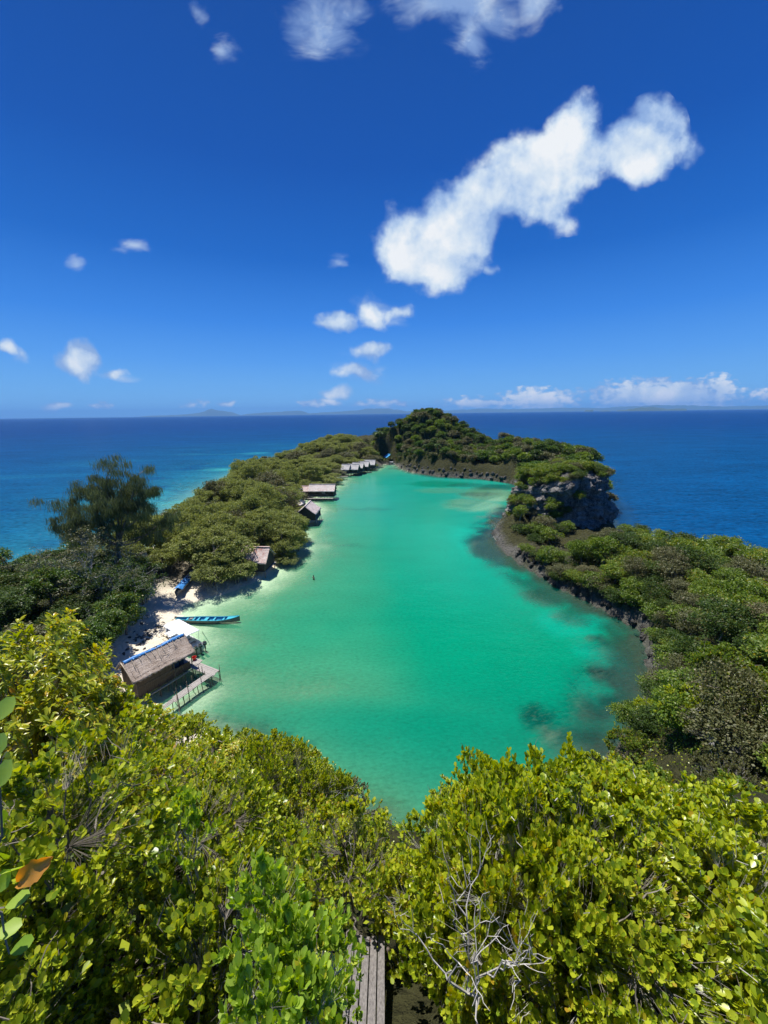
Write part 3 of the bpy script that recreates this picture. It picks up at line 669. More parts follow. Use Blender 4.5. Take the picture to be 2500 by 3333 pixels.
for i, (x, y, h, d) in enumerate(pts):
    s = rngp.uniform(.62, 1.22) * (1 + .0018 * max(0, y - 90))
    edge = min(1.0, max(.55, .55 + d * .09)); nm, dist = near(x, y)
    seaward = x < -50 - (y > 120) * 8
    if dist < 14: lab = 'olive green mangrove crowding close round ' + nm; grp = 'mangroves round ' + nm
    elif seaward: lab = 'low olive mangrove on the open sea side of the sand spit'; grp = 'mangroves along the seaward edge of the spit'
    elif d < 6: lab = 'olive mangrove leaning over the lagoon edge of the spit'; grp = 'mangroves along the lagoon edge of the spit'
    elif y > 170: lab = 'distant olive mangrove in the narrow far neck of the spit'; grp = 'mangroves in the far neck of the spit'
    else: lab = 'olive green mangrove in the thick middle of the sand spit'; grp = 'mangroves in the middle of the spit'
    pr = P_MAN[int(rngp.integers(6))] if rngp.random() < .84 else P_MANL[int(rngp.integers(2))]
    hh = s * edge * rngp.uniform(.85, 1.3) * (1 + .28 * fbm(np.array([x * .07]), np.array([y * .07]), seed=77)[0])
    if dist < 9: hh *= .72
    if y > 165: hh *= .8
    put_tree('mangrove_tree', pr, x, y, max(h, -.4), rngp.uniform(0, 6.28), s * (.8 + .2 * edge), lab, 'tree', grp, sz=hh * (1.0 + .3 * max(0, 1 - abs(y - 88) / 40)))
for i, (x, y, s) in enumerate([(-21.5, 79.5, .95), (-22.5, 84.5, 1.0), (-21.8, 89.5, .9), (-25.8, 65.6, .55), (-29.5, 66.5, .85), (-20.6, 75.6, .7), (-31.5, 70, 1.1), (-27.5, 78.5, 1.05), (-28, 85, 1.1), (-24.5, 92.5, 1.0), (-30.5, 75.5, 1.1), (-35.5, 68.5, 1.0), (-34, 74, 1.1), (-19.8, 82.5, .7)]):
    put_tree('mangrove_tree', P_MAN[i % 6], x, y, max(gz(x, y), -.3), i * 1.9, s, 'olive green mangrove crowding close round the hut with the pink weathered roof', 'tree', 'mangroves round the hut with the pink weathered roof', sz=s * 1.05)
print('mangroves', len(pts))

# -- broadleaf wood on the left flank
LEFT = [(-31.5, 30), (-33.5, 37), (-35.5, 42), (-36.5, 47), (-41, 52), (-44, 57), (-42, 62), (-62, 66), (-68, 60), (-80, 42), (-88, 20), (-70, 6), (-48, 6), (-36, 14), (-30, 22)]
pts = scatter(rngp, LEFT, 3.7, 4000)
for i, (x, y, h, d) in enumerate(pts):
    u_ = rngp.random(); pr, lab, grp = ((P_BRO[int(rngp.integers(4))], 'glossy green broadleaf tree on the wooded slope above the beach', 'green trees on the left slope') if u_ < .5 else
        (P_DAR[int(rngp.integers(3))], 'dark green small-leaved tree on the wooded slope above the beach', 'dark trees on the left slope') if u_ < .82 else
        (P_MANL[int(rngp.integers(2))], 'greyish olive tree on the wooded slope above the beach', 'olive trees on the left slope'))
    s = rngp.uniform(.75, 1.05)
    if x > -38 and y > 34: s *= .95; lab = lab.replace('on the wooded slope above the beach', 'at the back of the white beach'); grp = grp.replace('on the left slope', 'behind the beach')
    elif y > 56: lab = lab.replace('on the wooded slope above the beach', 'below the tall feathery tree'); grp = grp.replace('on the left slope', 'below the tall feathery tree')
    put_tree('broadleaf_tree', pr, x, y, h, rngp.uniform(0, 6.28), s, lab, 'tree', grp, sz=s * rngp.uniform(.8, 1.05) * (.72 if pr in P_MANL else 1))
print('left wood', len(pts))
for x, y, s, k in ((-34.6, 42.6, .75, 0), (-35.6, 47.2, .85, 1), (-36.8, 51.4, .9, 2), (-33.9, 38.8, .8, 3)):
    put_tree('broadleaf_tree', P_BRO[k], x, y, gz(x, y), k * 1.3, s, 'full light green broadleaf tree leaning out over the back of the beach', 'tree', 'light green trees leaning over the beach')
x, y = -38.8, 56.0
put_tree('broadleaf_tree', P_DAR[0], x, y, gz(x, y), 1.0, 1.0, 'rounded dark green tree beside the boat with the blue tarpaulin', 'tree', None)

# -- right hand ridge, near
RIDGE = [(66, 84), (61, 76), (50, 79), (46, 74), (38, 73), (29.5, 71), (31.3, 62), (34.9, 54), (36.6, 48), (34, 41), (29.8, 35), (25.5, 30.5), (20, 26), (22, 16), (34, 8), (70, 0), (86, 10), (80, 45), (72, 66)]
def rid_ok(x, y, h, d):
    return d > .15 and not (y > 73 and x < 57 and rngp.random() < .45)
pts = scatter(rngp, RIDGE, 3, 6000, lambda x, y: 2.5 + .014 * max(0, x - 40), rid_ok)
for i, (x, y, h, d) in enumerate(pts):
    dl_i = -float(poly_sd(np.array([x]), np.array([y]), LAG)[0])
    u_ = rngp.random(); c_ = fbm(np.array([x * .09]), np.array([y * .09]), seed=91)[0]
    where, gw = ('on the rocky lagoon bank', 'on the rocky lagoon bank') if dl_i < 7 else ('on the crest of the ridge against the open sea', 'on the crest of the right ridge') if x > 50 or y < 45 and x > 60 else ('on the inner slope of the rocky ridge', 'on the inner slope of the right ridge')
    if y > 66: where, gw = 'on the pale rock apron below the limestone stack', 'below the limestone stack'
    if (c_ > -.02) == (u_ < .75): pr, lab, grp = P_BRI[int(rngp.integers(4))], 'bright yellow-green shrub ', 'bright shrubs '
    elif u_ < .5: pr, lab, grp = P_SDK[int(rngp.integers(2))], 'dark green shrub ', 'dark shrubs '
    else: pr, lab, grp = P_OLI[int(rngp.integers(3))], 'dull olive fine-leaved shrub ', 'olive shrubs '
    s = rngp.uniform(.62, 1.2) * (1.0 if dl_i > 3 else .85) * (.62 if y > 70 else 1) * (1.15 if x > 50 else 1)
    put_tree('shrub', pr, x, y, h - .2, rngp.uniform(0, 6.28), s, lab + where, 'shrub', grp + gw, sz=s * rngp.uniform(.75, 1.15 if x > 44 else 1.5))
print('ridge', len(pts))

# -- the back ridge, hidden neck and its shrubs
BACK = [(46, 190), (50, 182), (57, 170), (59, 158), (54, 140), (48, 126), (44, 114), (52, 110), (66, 108), (74, 126), (81, 148), (94, 167), (100, 190), (88, 212), (76, 232), (62, 215)]
pts = scatter(rngp, BACK, 4.3, 4000)
for i, (x, y, h, d) in enumerate(pts):
    s = rngp.uniform(.75, 1.15) * (1 if d > 3 else .7); c_ = int(rngp.integers(8))
    k = ['dark green', 'dark green', 'mid green', 'mid green', 'olive', 'olive', 'bright green', 'bright green'][c_]
    w_ = 'on the low ridge behind the limestone stack' if y < 150 else 'on the back ridge between the hill and the stack'
    put_tree('ridge_tree', P_FAR[c_], x, y, h - .2, rngp.uniform(0, 6.28), s, k + ' tree ' + w_, 'tree', k + ' trees ' + w_)
print('back', len(pts))
# -- the far cone shaped hill and the knoll left of it
HILL = [(-6, 232), (6, 231), (10, 222), (14, 209), (24, 194), (40, 184), (52, 186), (60, 212), (58, 245), (44, 275), (20, 290), (-4, 280), (-12, 262), (-10, 244)]
def hut_ok(x, y, h, d): return (x - 2) ** 2 + (y - 240) ** 2 > 36 and d > 1.2
pts = scatter(rngp, HILL, 4.4, 6000, lambda x, y: 3.9 if y < 250 else 6.5, hut_ok)
for i, (x, y, h, d) in enumerate(pts):
    s = rngp.uniform(.7, 1.05) * (1 if d > 4 else .65); c_ = int(rngp.integers(7)); k = ['dark green', 'dark green', 'mid green', 'mid green', 'olive', 'olive', 'bright green'][c_]
    w_ = 'near the summit of the far cone-shaped hill' if h > 20 else 'low on the far cone-shaped hill above the water' if h < 8 else 'halfway up the far cone-shaped hill'
    put_tree('hill_tree', P_FAR[c_], x, y, h - .3, rngp.uniform(0, 6.28), s, k + ' tree ' + w_, 'tree', k + ' trees ' + w_)
print('hill', len(pts))
for i, (x, y, s) in enumerate([(-24, 254, 1.5), (-19, 251, 1.25), (-29, 256, 1.3), (-34, 262, 1.2), (-14, 247, 1.1), (-26, 262, 1.35), (-9, 243, 1.0), (-5, 238, .9)]):
    put_tree('broadleaf_tree', P_FAR[[0, 2, 0, 1, 3, 1, 6, 2][i]], x, y, gz(x, y), i * 1.3, s, 'tree on the small knoll left of the far cone-shaped hill', 'tree', 'trees on the far knoll')

# -- casuarina with hanging needles
def casuarina(x, y):
    rng = np.random.default_rng(5); root = empty('casuarina_tree', (x, y, gz(x, y) - .2), 0, 1.16)
    tag(root, 'tall feathery casuarina with drooping needles standing above the left woods', 'tree')
    mb = MB(); strands = []; sdir = []
    def spray(p, r, n):
        r *= .8; q = p + rng.normal(size=(n, 3)) * np.array([r, r, r * .5]); strands.append(q)
        sdir.append(norm(rng.normal(size=(n, 3)) * .25 + np.array([0, 0, -1.0])))
    forks = [((0.3, 0, 17.2), 1.0), ((3.4, .5, 16.0), .9), ((-6.2, 0, 12.6), 1.0), ((-4.2, .6, 14.0), .85), ((-8.8, -.3, 9.5), .6), ((7.6, .4, 10.4), .55), ((4.6, -.4, 12.0), .8), ((-2.2, .4, 15.0), .9), ((2.0, -1, 13.2), .9), ((-5.0, -1.5, 10.2), .9), ((-1.5, -1.6, 11.5), .9), ((1.0, 1.8, 14.8), .8), ((5.6, 0.2, 14.2), .5)]
    tr = limb(mb, rng, (0, 0, -1.5), (-.4, 0, 8.0), .34, .22, 8, 6, .04)
    for (tx, ty, tz), k in forks:
        hgt = min(8.0, 4.5 + tz * .18); a = np.array([-.2, 0, hgt]); b = np.array([tx, ty, tz])
        P = limb(mb, rng, a, b, .15, .04, 6, 7, .07)
        for j in range(4, 8):
            p = P[min(j, 7)]
            for q in range(5):
                e = p + rng.normal(size=3) * np.array([1.15, 1.15, .8]) * k + np.array([0, 0, .35])
                limb(mb, rng, p, e, .03, .012, 3, 3, .15); spray(e, .42 * k + .12, int(90 * k + 20)); spray(e + (p - e) * .4, .3, 10)
        spray(b, .5, 60)
    # long low bough to the right with sparse tassels
    P = limb(mb, rng, (-.1, 0, 6.6), (8.4, .3, 9.2), .12, .02, 5, 9, .05)
    for j in range(3, 10):
        for q in range(3):
            e = P[j] + rng.normal(size=3) * np.array([.6, .5, .5]); limb(mb, rng, P[j], e, .02, .008, 3, 2); spray(e, .18, 26)
    S = np.concatenate(strands); A = np.concatenate(sdir)
    cv, cf = leaves(S, A, rdir(rng, len(S)), .55 + .6 * rng.random(len(S)), 'strand')
    mb.build('trunk', M['bark'], root); mesh_np('crown', cv, cf, M['f_needle'], root)
casuarina(-43.5, 60.5)

def bare_tree(name, x, y, H_, R_, seed, label, group=None, mat='grey_twig', leafy=None, z=None, r0=.11, maxlev=5):
    rng = np.random.default_rng(seed); root = empty(name, (x, y, gz(x, y) if z is None else z)); tag(root, label, 'tree' if H_ > 3 else 'shrub', group)
    mb = MB(); tips = []
    def grow(p, d, L, r, lev):
        e = p + d * L; P = limb(mb, rng, p, e, r, r * .6, 5 if lev < 2 else 3, 3, .10)
        if lev >= maxlev or r < .006 * min(1, r0 / .03): tips.append(e); return
        for k in range(2 + (rng.random() < .55)):
            nd = norm(d + rng.normal(size=3) * .55 + np.array([0, 0, .12])); grow(P[-1 - (k == 2)], nd, L * rng.uniform(.62, .82), r * .62, lev + 1)
    for k in range(4):
        a = k * 1.57 + rng.uniform(-.5, .5); grow(np.array([0, 0, -.4]), norm(np.array([math.cos(a) * R_ / H_, math.sin(a) * R_ / H_, .9])), H_ * .34, r0, 0)
    mb.build('trunk' if leafy else 'branches', M[mat], root)
    if leafy:
        cv, cf = crown_clumps(rng, np.array(tips)[::2], .45, leafy[1], leafy[2], 'quad', .6); mesh_np('crown', cv, cf, M[leafy[0]], root)
    return root
bare_tree('grey_branched_tree', -41.5, 53.5, 12.0, 6.5, 3, 'half bare tree with pale grey branches below the feathery tree', leafy=('f_olive', 34, .18))
bare_tree('grey_branched_tree', -46.5, 53.5, 11.5, 7, 4, 'half bare grey-branched tree next to the open sea view', leafy=('f_olive', 16, .16))
bare_tree('grey_branched_tree', -38.6, 50.5, 9.5, 5.5, 6, 'half bare grey-branched tree leaning toward the beach', leafy=('f_dark', 34, .17))
bare_tree('leafless_shrub', -28.6, 61.6, 2.6, 3.4, 8, 'leafless grey mangrove bush spreading over the shallow water', r0=.06)
bare_tree('leafless_shrub', -31.0, 60.6, 2.2, 3.0, 9, 'leafless grey bush at the head of the sand beach', r0=.06)
bare_tree('leafless_shrub', 27.2, 86.5, 2.6, 2.6, 11, 'bleached bare branches leaning over the water beside the stack', mat='pale_bark', z=.3, r0=.08)
bare_tree('leafless_shrub', 28.3, 93.5, 4.4, 3.0, 12, 'thin leafless bush on the water edge left of the stack', z=.3, r0=.06, leafy=('f_olive', 5, .15))

# -- palms and screw pines on the far hill
def palm_mesh(seed, nf=18, L=2.4):
    rng = np.random.default_rng(seed); mb = MB(); limb(mb, rng, (0, 0, -.8), (.3, .1, 3.4), .14, .1, 6, 4, .05); P, A, N, S = [], [], [], []
    for k in range(nf):
        a = k * 2.4; el = rng.uniform(-.1, 1.0)
        for j in range(14):
            t = (j + 1) / 14; c_ = np.array([math.cos(a) * math.cos(el), math.sin(a) * math.cos(el), math.sin(el)]) * L * t + np.array([.3, .1, 3.4 - 1.1 * t * t])
            for sgn in (-1, 1):
                P.append(c_); A.append(np.array([math.cos(a + sgn * 1.1), math.sin(a + sgn * 1.1), -.45])); N.append((0, 0, 1)); S.append(.75 * (1 - .5 * t))
    tv, tf = leaves(np.array(P), np.array(A, float), np.array(N, float), np.array(S), 'quad')
    me = bpy.data.meshes.new('palm_trunk'); me.from_pydata(mb.v, [], mb.f); me.materials.append(M['bark'])
    return me, mesh_np('palm_crown', tv, tf, M['f_broad'], mesh_only=True)
P_PALM = palm_mesh(3)
for i, (x, y, s) in enumerate([(33, 192, .8), (41, 190, .9), (46, 188, 1.0), (28, 197, .8), (51, 184, .9), (-37, 262, 1.5), (22, 203, .8), (37, 196, .8), (-2, 244, 1.2)]):
    put_tree('palm', P_PALM, x, y, gz(x, y), i * 1.1, s, ['small fan palm at the rocky foot of the far hill'] [0] if x > 0 else ('dark palm sticking out left of the far knoll' if x < -10 else 'pale palm beside the blue roofed hut'), 'palm', 'palms at the foot of the far hill' if x > 0 else None, parts=('trunk', 'fronds'))

rs = np.random.default_rng(77)
# -- limestone stack
def rock_stack():
    n, m = 170, 84; cx_, cy_ = 45.6, 97.0
    th = np.linspace(0, 2 * np.pi, n, endpoint=False); V = []
    prof_t = np.linspace(0, 1, m)
    for t in prof_t:
        if t < .7:
            z = -1.5 + 14.6 * (t / .7); k = 1.0 + .06 * math.sin(t * 9) - .07 * sstep(4, 1, z) - .07 * sstep(8, 12, z)
        else:
            q = (t - .7) / .3; z = 13.1 + 3.6 * math.sin(q * math.pi / 2); k = .93 * math.cos(q * math.pi / 2 * .999) ** .75
        r = 1 / (np.abs(np.cos(th)) ** 2.6 + np.abs(np.sin(th)) ** 2.6) ** (1 / 2.6)
        lean = -.25 * max(z, 0) * .1
        V.append(np.stack([cx_ + k * r * np.cos(th + .25) * 12.6 + lean, cy_ + k * r * np.sin(th + .25) * 10.0, np.full(n, z)], 1))
    V = np.array(V); x, y, z = V[..., 0], V[..., 1], V[..., 2]
    # top slopes down to the left
    z[:] = np.where(z > 0, z * (1 - .25 * sstep(47, 31, x)), z)
    d = norm(np.stack([x - cx_, (y - cy_) * 1.5, (z - 9) * .3 * (z > 12)], -1).reshape(-1, 3)).reshape(V.shape)
    a = 2.6 * fbm(x * .14, y * .14, z * .16, 4, 7) + 2.2 * np.abs(fbm(x * .30, y * .30, z * .34, 4, 8)) + 1.3 * np.abs(vnoise(x * .75, y * .75, z * .95, 9)) + .6 * np.abs(vnoise(x * 1.7, y * 1.7, z * 2.2, 10)) - 1.5
    V += d * a[..., None]
    i = np.arange(n * m).reshape(m, n); j = np.roll(i, -1, 1)
    F = np.stack([i[:-1], j[:-1], j[1:], i[1:]], -1).reshape(-1, 4)
    o = mesh_np('rock_stack', V.reshape(-1, 3), F, M['cliff']); tag(o, 'steep dark limestone stack with shrubs on top beside the open sea', 'rock')
rock_stack()
for i in range(150):
    an = rs.uniform(0, 6.283); q = rs.random() ** .5; x = 45.6 + math.cos(an) * 12.0 * q; y = 97 + math.sin(an) * 9.6 * q; u_ = rs.random()
    if q < .93: z = 13.1 + 3.2 * math.sqrt(max(0, 1 - q ** 2.6))
    else: z = rs.uniform(7.5, 11.5)
    if i % 3 == 0 and x < 44: x = 45.6 + math.cos(an) * 12.6; y = 97 - abs(math.sin(an)) * 10.0; z = rs.uniform(3.5, 11)
    elif y < 90.5 and x > 46: continue
    z = z * (1 - .25 * float(sstep(47, 31, np.array(x))))
    if i > 105 and q < .8: continue
    pr = P_BRI[i % 4] if u_ < .5 else P_SDK[i % 2] if u_ < .78 else P_OLI[i % 3]
    if i % 3 == 1 and q < .7: continue
    put_tree('cliff_shrub', pr, x, y, float(z) - 1.0, rs.uniform(0, 6.28), rs.uniform(.55, .85), 'leafy shrub on the rounded top of the limestone stack' if z > 10.5 else 'leafy shrub clinging to the side of the limestone stack', 'shrub', 'shrubs on the top of the stack' if z > 10.5 else 'shrubs clinging to the side of the stack')
for i, (x, y, s, z) in enumerate([(31.5, 84, 1.05, 1.6), (34, 82.5, 1.0, 2.2), (36.5, 84.5, 1.25, 2.6), (39.5, 83, .9, 2.4), (42, 84, .8, 2.6), (33, 79, .9, 1.2), (36, 79, 1.0, 2.0), (31.5, 88, .8, 2.0), (32.5, 90, .6, 4.5), (52.5, 80, .8, 3.0), (55, 79, .95, 3), (32, 87.2, .8, 6.0)]):
    put_tree('shrub', [P_SDK[0], P_BRI[1], P_OLI[0], P_SDK[1], P_BRI[3]][i % 5], x, y, z, i * 1.7, s, 'shrub growing against the foot of the dark rock face', 'shrub', 'shrubs at the foot of the stack')

BANK = [(29, 74), (30.8, 66), (32.2, 60), (35.2, 54), (37.5, 48), (35.8, 42), (31, 36), (26.5, 31.5), (21.5, 27.8)]
for a_, b_ in zip(BANK[:-1], BANK[1:]):
    for q in range(3):
        t_ = (q + rs.random()) / 3; x = a_[0] + (b_[0] - a_[0]) * t_ + rs.uniform(-1.1, .5); y = a_[1] + (b_[1] - a_[1]) * t_; g_ = gz(x, y)
        put_tree('bank_shrub', [P_SDK[0], P_BRI[0], P_OLI[1], P_BRI[2], P_SDK[1]][int(rs.integers(5))], x, y, max(g_, .3) - .1, rs.uniform(0, 6.28), rs.uniform(.55, .95), 'shrub overhanging the dark water along the right bank', 'shrub', 'shrubs overhanging the right bank')
for x, y in ((38, 94), (40.5, 92.5), (43, 93), (36.5, 98), (41, 97), (46, 95), (39, 100)):
    put_tree('cliff_shrub', P_BRI[int(rs.integers(4))], x, y, 13.0 + (x - 36) * .22, rs.uniform(0, 6), rs.uniform(.7, .95), 'leafy shrub on the rounded top of the limestone stack', 'shrub', 'shrubs on the top of the stack')
# -- shore rocks: jagged limestone along the right bank and the far hill
def rock_mesh(seed):
    n, m = 20, 12; th = np.linspace(0, 2 * np.pi, n, endpoint=False); ph = np.linspace(-1.5, 1.5, m)
    T, Pp = np.meshgrid(th, ph); x, y, z = np.cos(T) * np.cos(Pp), np.sin(T) * np.cos(Pp), np.sin(Pp) * .75
    a = 1 + .55 * fbm(x * 1.3 + seed * 7, y * 1.3, z * 1.3, 3, seed) + .35 * np.abs(vnoise(x * 3.1, y * 3.1, z * 3.1, seed + 1))
    V = np.stack([x * a, y * a, z * a], -1).reshape(-1, 3); i = np.arange(n * m).reshape(m, n); j = np.roll(i, -1, 1)
    return mesh_np('rock', V, np.stack([i[:-1], j[:-1], j[1:], i[1:]], -1).reshape(-1, 4), M['shore_rock'], mesh_only=True)
M['shore_rock'] = rock_mat('shore_rock', (.05, .05, .045), (.30, .285, .26), False)
RK_ = [rock_mesh(s) for s in (1, 2, 3, 4, 5)]
def along(path, step, rng):
    for (a, b) in zip(path[:-1], path[1:]):
        L = math.hypot(b[0] - a[0], b[1] - a[1]); k = int(L / step) + 1
        for i in range(k):
            t = (i + rng.random()) / k; yield a[0] + (b[0] - a[0]) * t, a[1] + (b[1] - a[1]) * t
cnt = 0
for path, step, out_, s0, lab, grp in (([(27, 76), (30.3, 62.7), (33.9, 54.3), (35.8, 48.3), (32.8, 41.9), (28.5, 35.5), (24.2, 31)], .95, 1, .55, 'jagged grey limestone rock on the right bank of the lagoon', 'rocks along the right bank of the lagoon'),
                             ([(10, 212), (14, 200), (27, 184), (45, 176), (54, 165)], 1.3, 1, .8, 'pale limestone rock at the foot of the far hill', 'rocks at the foot of the far hill')):
    for x, y in along(path, step, rs):
        x += rs.uniform(-.1, 1.8); y += rs.uniform(-.6, 1.6) if path[0][0] > 20 else rs.uniform(0, 2.5)
        o = link(bpy.data.objects.new('rock', RK_[int(rs.integers(5))])); s = s0 * rs.uniform(.45, 1.25)
        o.location = (x, y, gz(x, y) - .1 * s); o.rotation_euler = (rs.uniform(0, 3), rs.uniform(0, 3), rs.uniform(0, 6)); o.scale = (s, s * .9, s * .8)
        tag(o, lab, 'rock', grp); cnt += 1
print('rocks', cnt)

# -- undergrowth, one mass nobody could count
def undergrowth(name, poly, n, size, mat, seed, hmin=1.0, lift=.5, ok=None):
    rng = np.random.default_rng(seed); xs_ = [p[0] for p in poly]; ys_ = [p[1] for p in poly]
    x = rng.uniform(min(xs_), max(xs_), n * 2); y = rng.uniform(min(ys_), max(ys_), n * 2)
    m = poly_sd(x, y, poly) > 0; x, y = x[m][:n], y[m][:n]
    nn = fbm(x * .45, y * .45, seed=seed, oct=3)
    h, d, rk, _, _ = ground(x, y); keep = (h > hmin) & (nn > -.22)
    x, y, h, nn = x[keep], y[keep], h[keep], nn[keep]
    P = np.stack([x, y, h + rng.random(len(x)) * lift * (1 + 1.5 * nn)], 1)
    V, F = leaves(P, rdir(rng, len(P), .5), rdir(rng, len(P), 1.0), size * (.6 + .8 * rng.random(len(P))), 'quad')
    o = mesh_np(name, V, F, M[mat]); tag(o, kind='stuff'); return o
tag(undergrowth('undergrowth', RIDGE, 90000, .26, 'f_dark', 3, hmin=.7), 'low scrub covering the rocky right ridge', 'undergrowth')
tag(undergrowth('undergrowth', HILL, 50000, .5, 'f_dark', 5, lift=1.0, hmin=.8), 'scrub covering the far hill', 'undergrowth')
tag(undergrowth('undergrowth', BACK, 40000, .45, 'f_olive', 6, lift=.9, hmin=.8), 'scrub covering the back ridge', 'undergrowth')
tag(undergrowth('undergrowth', LEFT, 60000, .26, 'f_broad', 7), 'leafy undergrowth below the left wood', 'undergrowth')
# ------------------------------------------------------------------ huts, jetty, boats
def thatch(name, c1, c2, c3=None, stretch=(6, 1.2, 6)):
    m, t, o = new_mat(name); co = t.node('ShaderNodeTexCoord').outputs['Object']
    n1 = t.noise(t.mapping(co, scale=stretch), 1.6, 6, .7); n2 = t.noise(co, .8, 4, .65); n3 = t.noise(t.mapping(co, scale=(1, 6, 6)), 1.0, 3, .6)
    f = t.math('ADD', t.math('MULTIPLY', n1, .5), t.math('ADD', t.math('MULTIPLY', n2, .3), t.math('MULTIPLY', n3, .2)))
    c = t.ramp(f, [(.36, tuple(v * .55 for v in c1)), (.46, c1), (.60, c2)])
    if c3:
        c = t.mix(t.ramp(t.noise(co, 1.1, 5, .7), [(.48, (0, 0, 0)), (.62, (.8, .8, .8))]), c, c3)
    p = t.node('ShaderNodeBsdfPrincipled', inp={'Base Color': c, 'Roughness': .95, 'Specular IOR Level': .1})
    t.link(bump(t, t.math('ADD', n1, n3), .8, .08), p.inputs['Normal']); t.link(p.outputs[0], o.inputs[0]); return m
M['thatch_brown'] = thatch('thatch_brown', (.34, .27, .22), (.56, .48, .41))
M['thatch_pink'] = thatch('thatch_pink', (.52, .41, .37), (.78, .69, .64), (.46, .20, .16))
M['thatch_pale'] = thatch('thatch_pale', (.50, .44, .40), (.76, .70, .65), (.54, .40, .36))
M['thatch_grey'] = thatch('thatch_grey', (.42, .40, .38), (.66, .64, .61))
M['thatch_weather'] = thatch('thatch_weather', (.42, .35, .34), (.66, .58, .56))
M['plank_dark'] = simple('plank_dark', (.035, .028, .022), (.11, .09, .075), 5, .9, (8, 8, .6), .5)
M['plank_brown'] = simple('plank_brown', (.06, .042, .03), (.17, .125, .09), 5, .9, (8, 8, .5), .5)
M['plank_grey'] = simple('plank_grey', (.22, .20, .18), (.46, .43, .40), 4, .9, (1, 6, 6), .4)
M['post'] = simple('post_wood', (.08, .065, .05), (.24, .20, .16), 7, .9, (1, 1, .3), .5)
M['bamboo'] = simple('bamboo', (.42, .34, .24), (.62, .54, .42), 6, .6, (1, 1, 1), .2)
M['tarp_blue'] = simple('tarp_blue', (.03, .19, .52), (.08, .30, .68), 4, .45, (1, 1, 1), .5, .4)
M['roof_blue'] = simple('roof_blue', (.05, .32, .66), (.08, .42, .78), 3, .4, (1, 1, 1), .2, .4)
M['white_paint'] = simple('white_paint', (.70, .71, .72), (.82, .83, .84), 3, .4, (1, 1, 1), .1, .5)
M['canvas'] = simple('white_canvas', (.72, .74, .78), (.84, .86, .88), 1.2, .7, (1, 1, 1), .4)
M['turquoise'] = simple('turquoise_paint', (.03, .34, .46), (.06, .46, .58), 4, .5, (1, 4, 4), .15, .4)
M['boat_blue'] = simple('blue_paint', (.02, .16, .34), (.04, .24, .45), 4, .5, (1, 4, 4), .15, .4)
M['hull_grey'] = simple('hull_grey', (.10, .10, .10), (.30, .28, .27), 5, .7, (1, 5, 5), .2)
M['black_plastic'] = simple('black_plastic', (.012, .012, .014), (.03, .03, .033), 6, .35, (1, 1, 1), .1, .5)
M['red'] = simple('red_plastic', (.50, .03, .02), (.62, .05, .03), 5, .4, (1, 1, 1), .1, .5)
M['green_paint'] = simple('green_paint', (.10, .24, .15), (.20, .38, .27), 4, .5, (1, 1, 1), .1)
M['deep_cloth'] = simple('dark_blue_cloth', (.01, .03, .07), (.03, .09, .16), 4, .8)
M['skin'] = simple('skin', (.55, .33, .23), (.62, .39, .28), 9, .55, (1, 1, 1), .05)
M['hair'] = simple('hair', (.01, .008, .006), (.03, .02, .015), 30, .5)
M['swim_red'] = simple('swim_cloth', (.36, .03, .03), (.45, .05, .04), 9, .7)

def slab(name, p00, p10, p11, p01, th, mat, parent, nu=26, nv=10, rag=.08, seed=0, sag=.06, over=0):
    """sheet of thatch p00..p10 the ridge, p01..p11 the eave: thick, lumpy, ragged along the eave"""
    rng = np.random.default_rng(seed); a, b, c, d = [np.array(p, float) for p in (p00, p10, p11, p01)]
    u = np.linspace(0, 1, nu)[None, :, None]; v = np.linspace(0, 1, nv)[:, None, None]
    P = (a * (1 - u) + b * u) * (1 - v) + (d * (1 - u) + c * u) * v
    down = norm((d - a))[None]; n = norm(np.cross(b - a, d - a)); n = n if n[2] > 0 else -n
    P = P + n * (rng.normal(size=(nv, nu, 1)) * .018) - n * (sag * np.sin(np.pi * v) * (1 + .4 * np.sin(u * 9)))
    P[-1] += down[0] * (rng.random((nu, 1)) * rag * 2 - rag)
    ed = norm(b - a); P[:, 0] -= ed * rng.random((nv, 1)) * rag * .8; P[:, -1] += ed * rng.random((nv, 1)) * rag * .8
    Q = P - n * th; V = np.concatenate([P.reshape(-1, 3), Q.reshape(-1, 3)]); k = nu * nv
    i = np.arange(k).reshape(nv, nu)
    F = [np.stack([i[:-1, :-1], i[:-1, 1:], i[1:, 1:], i[1:, :-1]], -1).reshape(-1, 4)]; F.append(F[0][:, ::-1] + k)
    for e in (i[0], i[-1], i[:, 0], i[:, -1]): F.append(np.stack([e[:-1], e[1:], e[1:] + k, e[:-1] + k], 1))
    return mesh_np(name, V, np.concatenate(F), mat, parent)
def pole(parent, a, b, r, mat='post', name='post', n=6, seed=0, bow=.02):
    rng = np.random.default_rng(seed + int(abs(a[0] * 31 + a[1] * 17) * 10) % 1000); mb = MB(); limb(mb, rng, a, b, r, r * .8, n, 4, bow)
    return mb.build(name, M[mat], parent, smooth=True)
def planks(mb, a, b, width, n, th, rng, gap=.02, jag=.12):
    """n planks side by side running from a to b"""
    a = Vector(a); b = Vector(b); d = (b - a).normalized(); s = Vector((-d.y, d.x, 0)).normalized()
    pw = width / n
    for k in range(n):
        off = s * (-width / 2 + pw * (k + .5)); e0 = d * rng.uniform(-jag, jag); e1 = d * rng.uniform(-jag, jag); z = Vector((0, 0, rng.uniform(-.012, .012)))
        mb.bar(a + off + e0 + z, b + off + e1 + z, pw - gap, th)
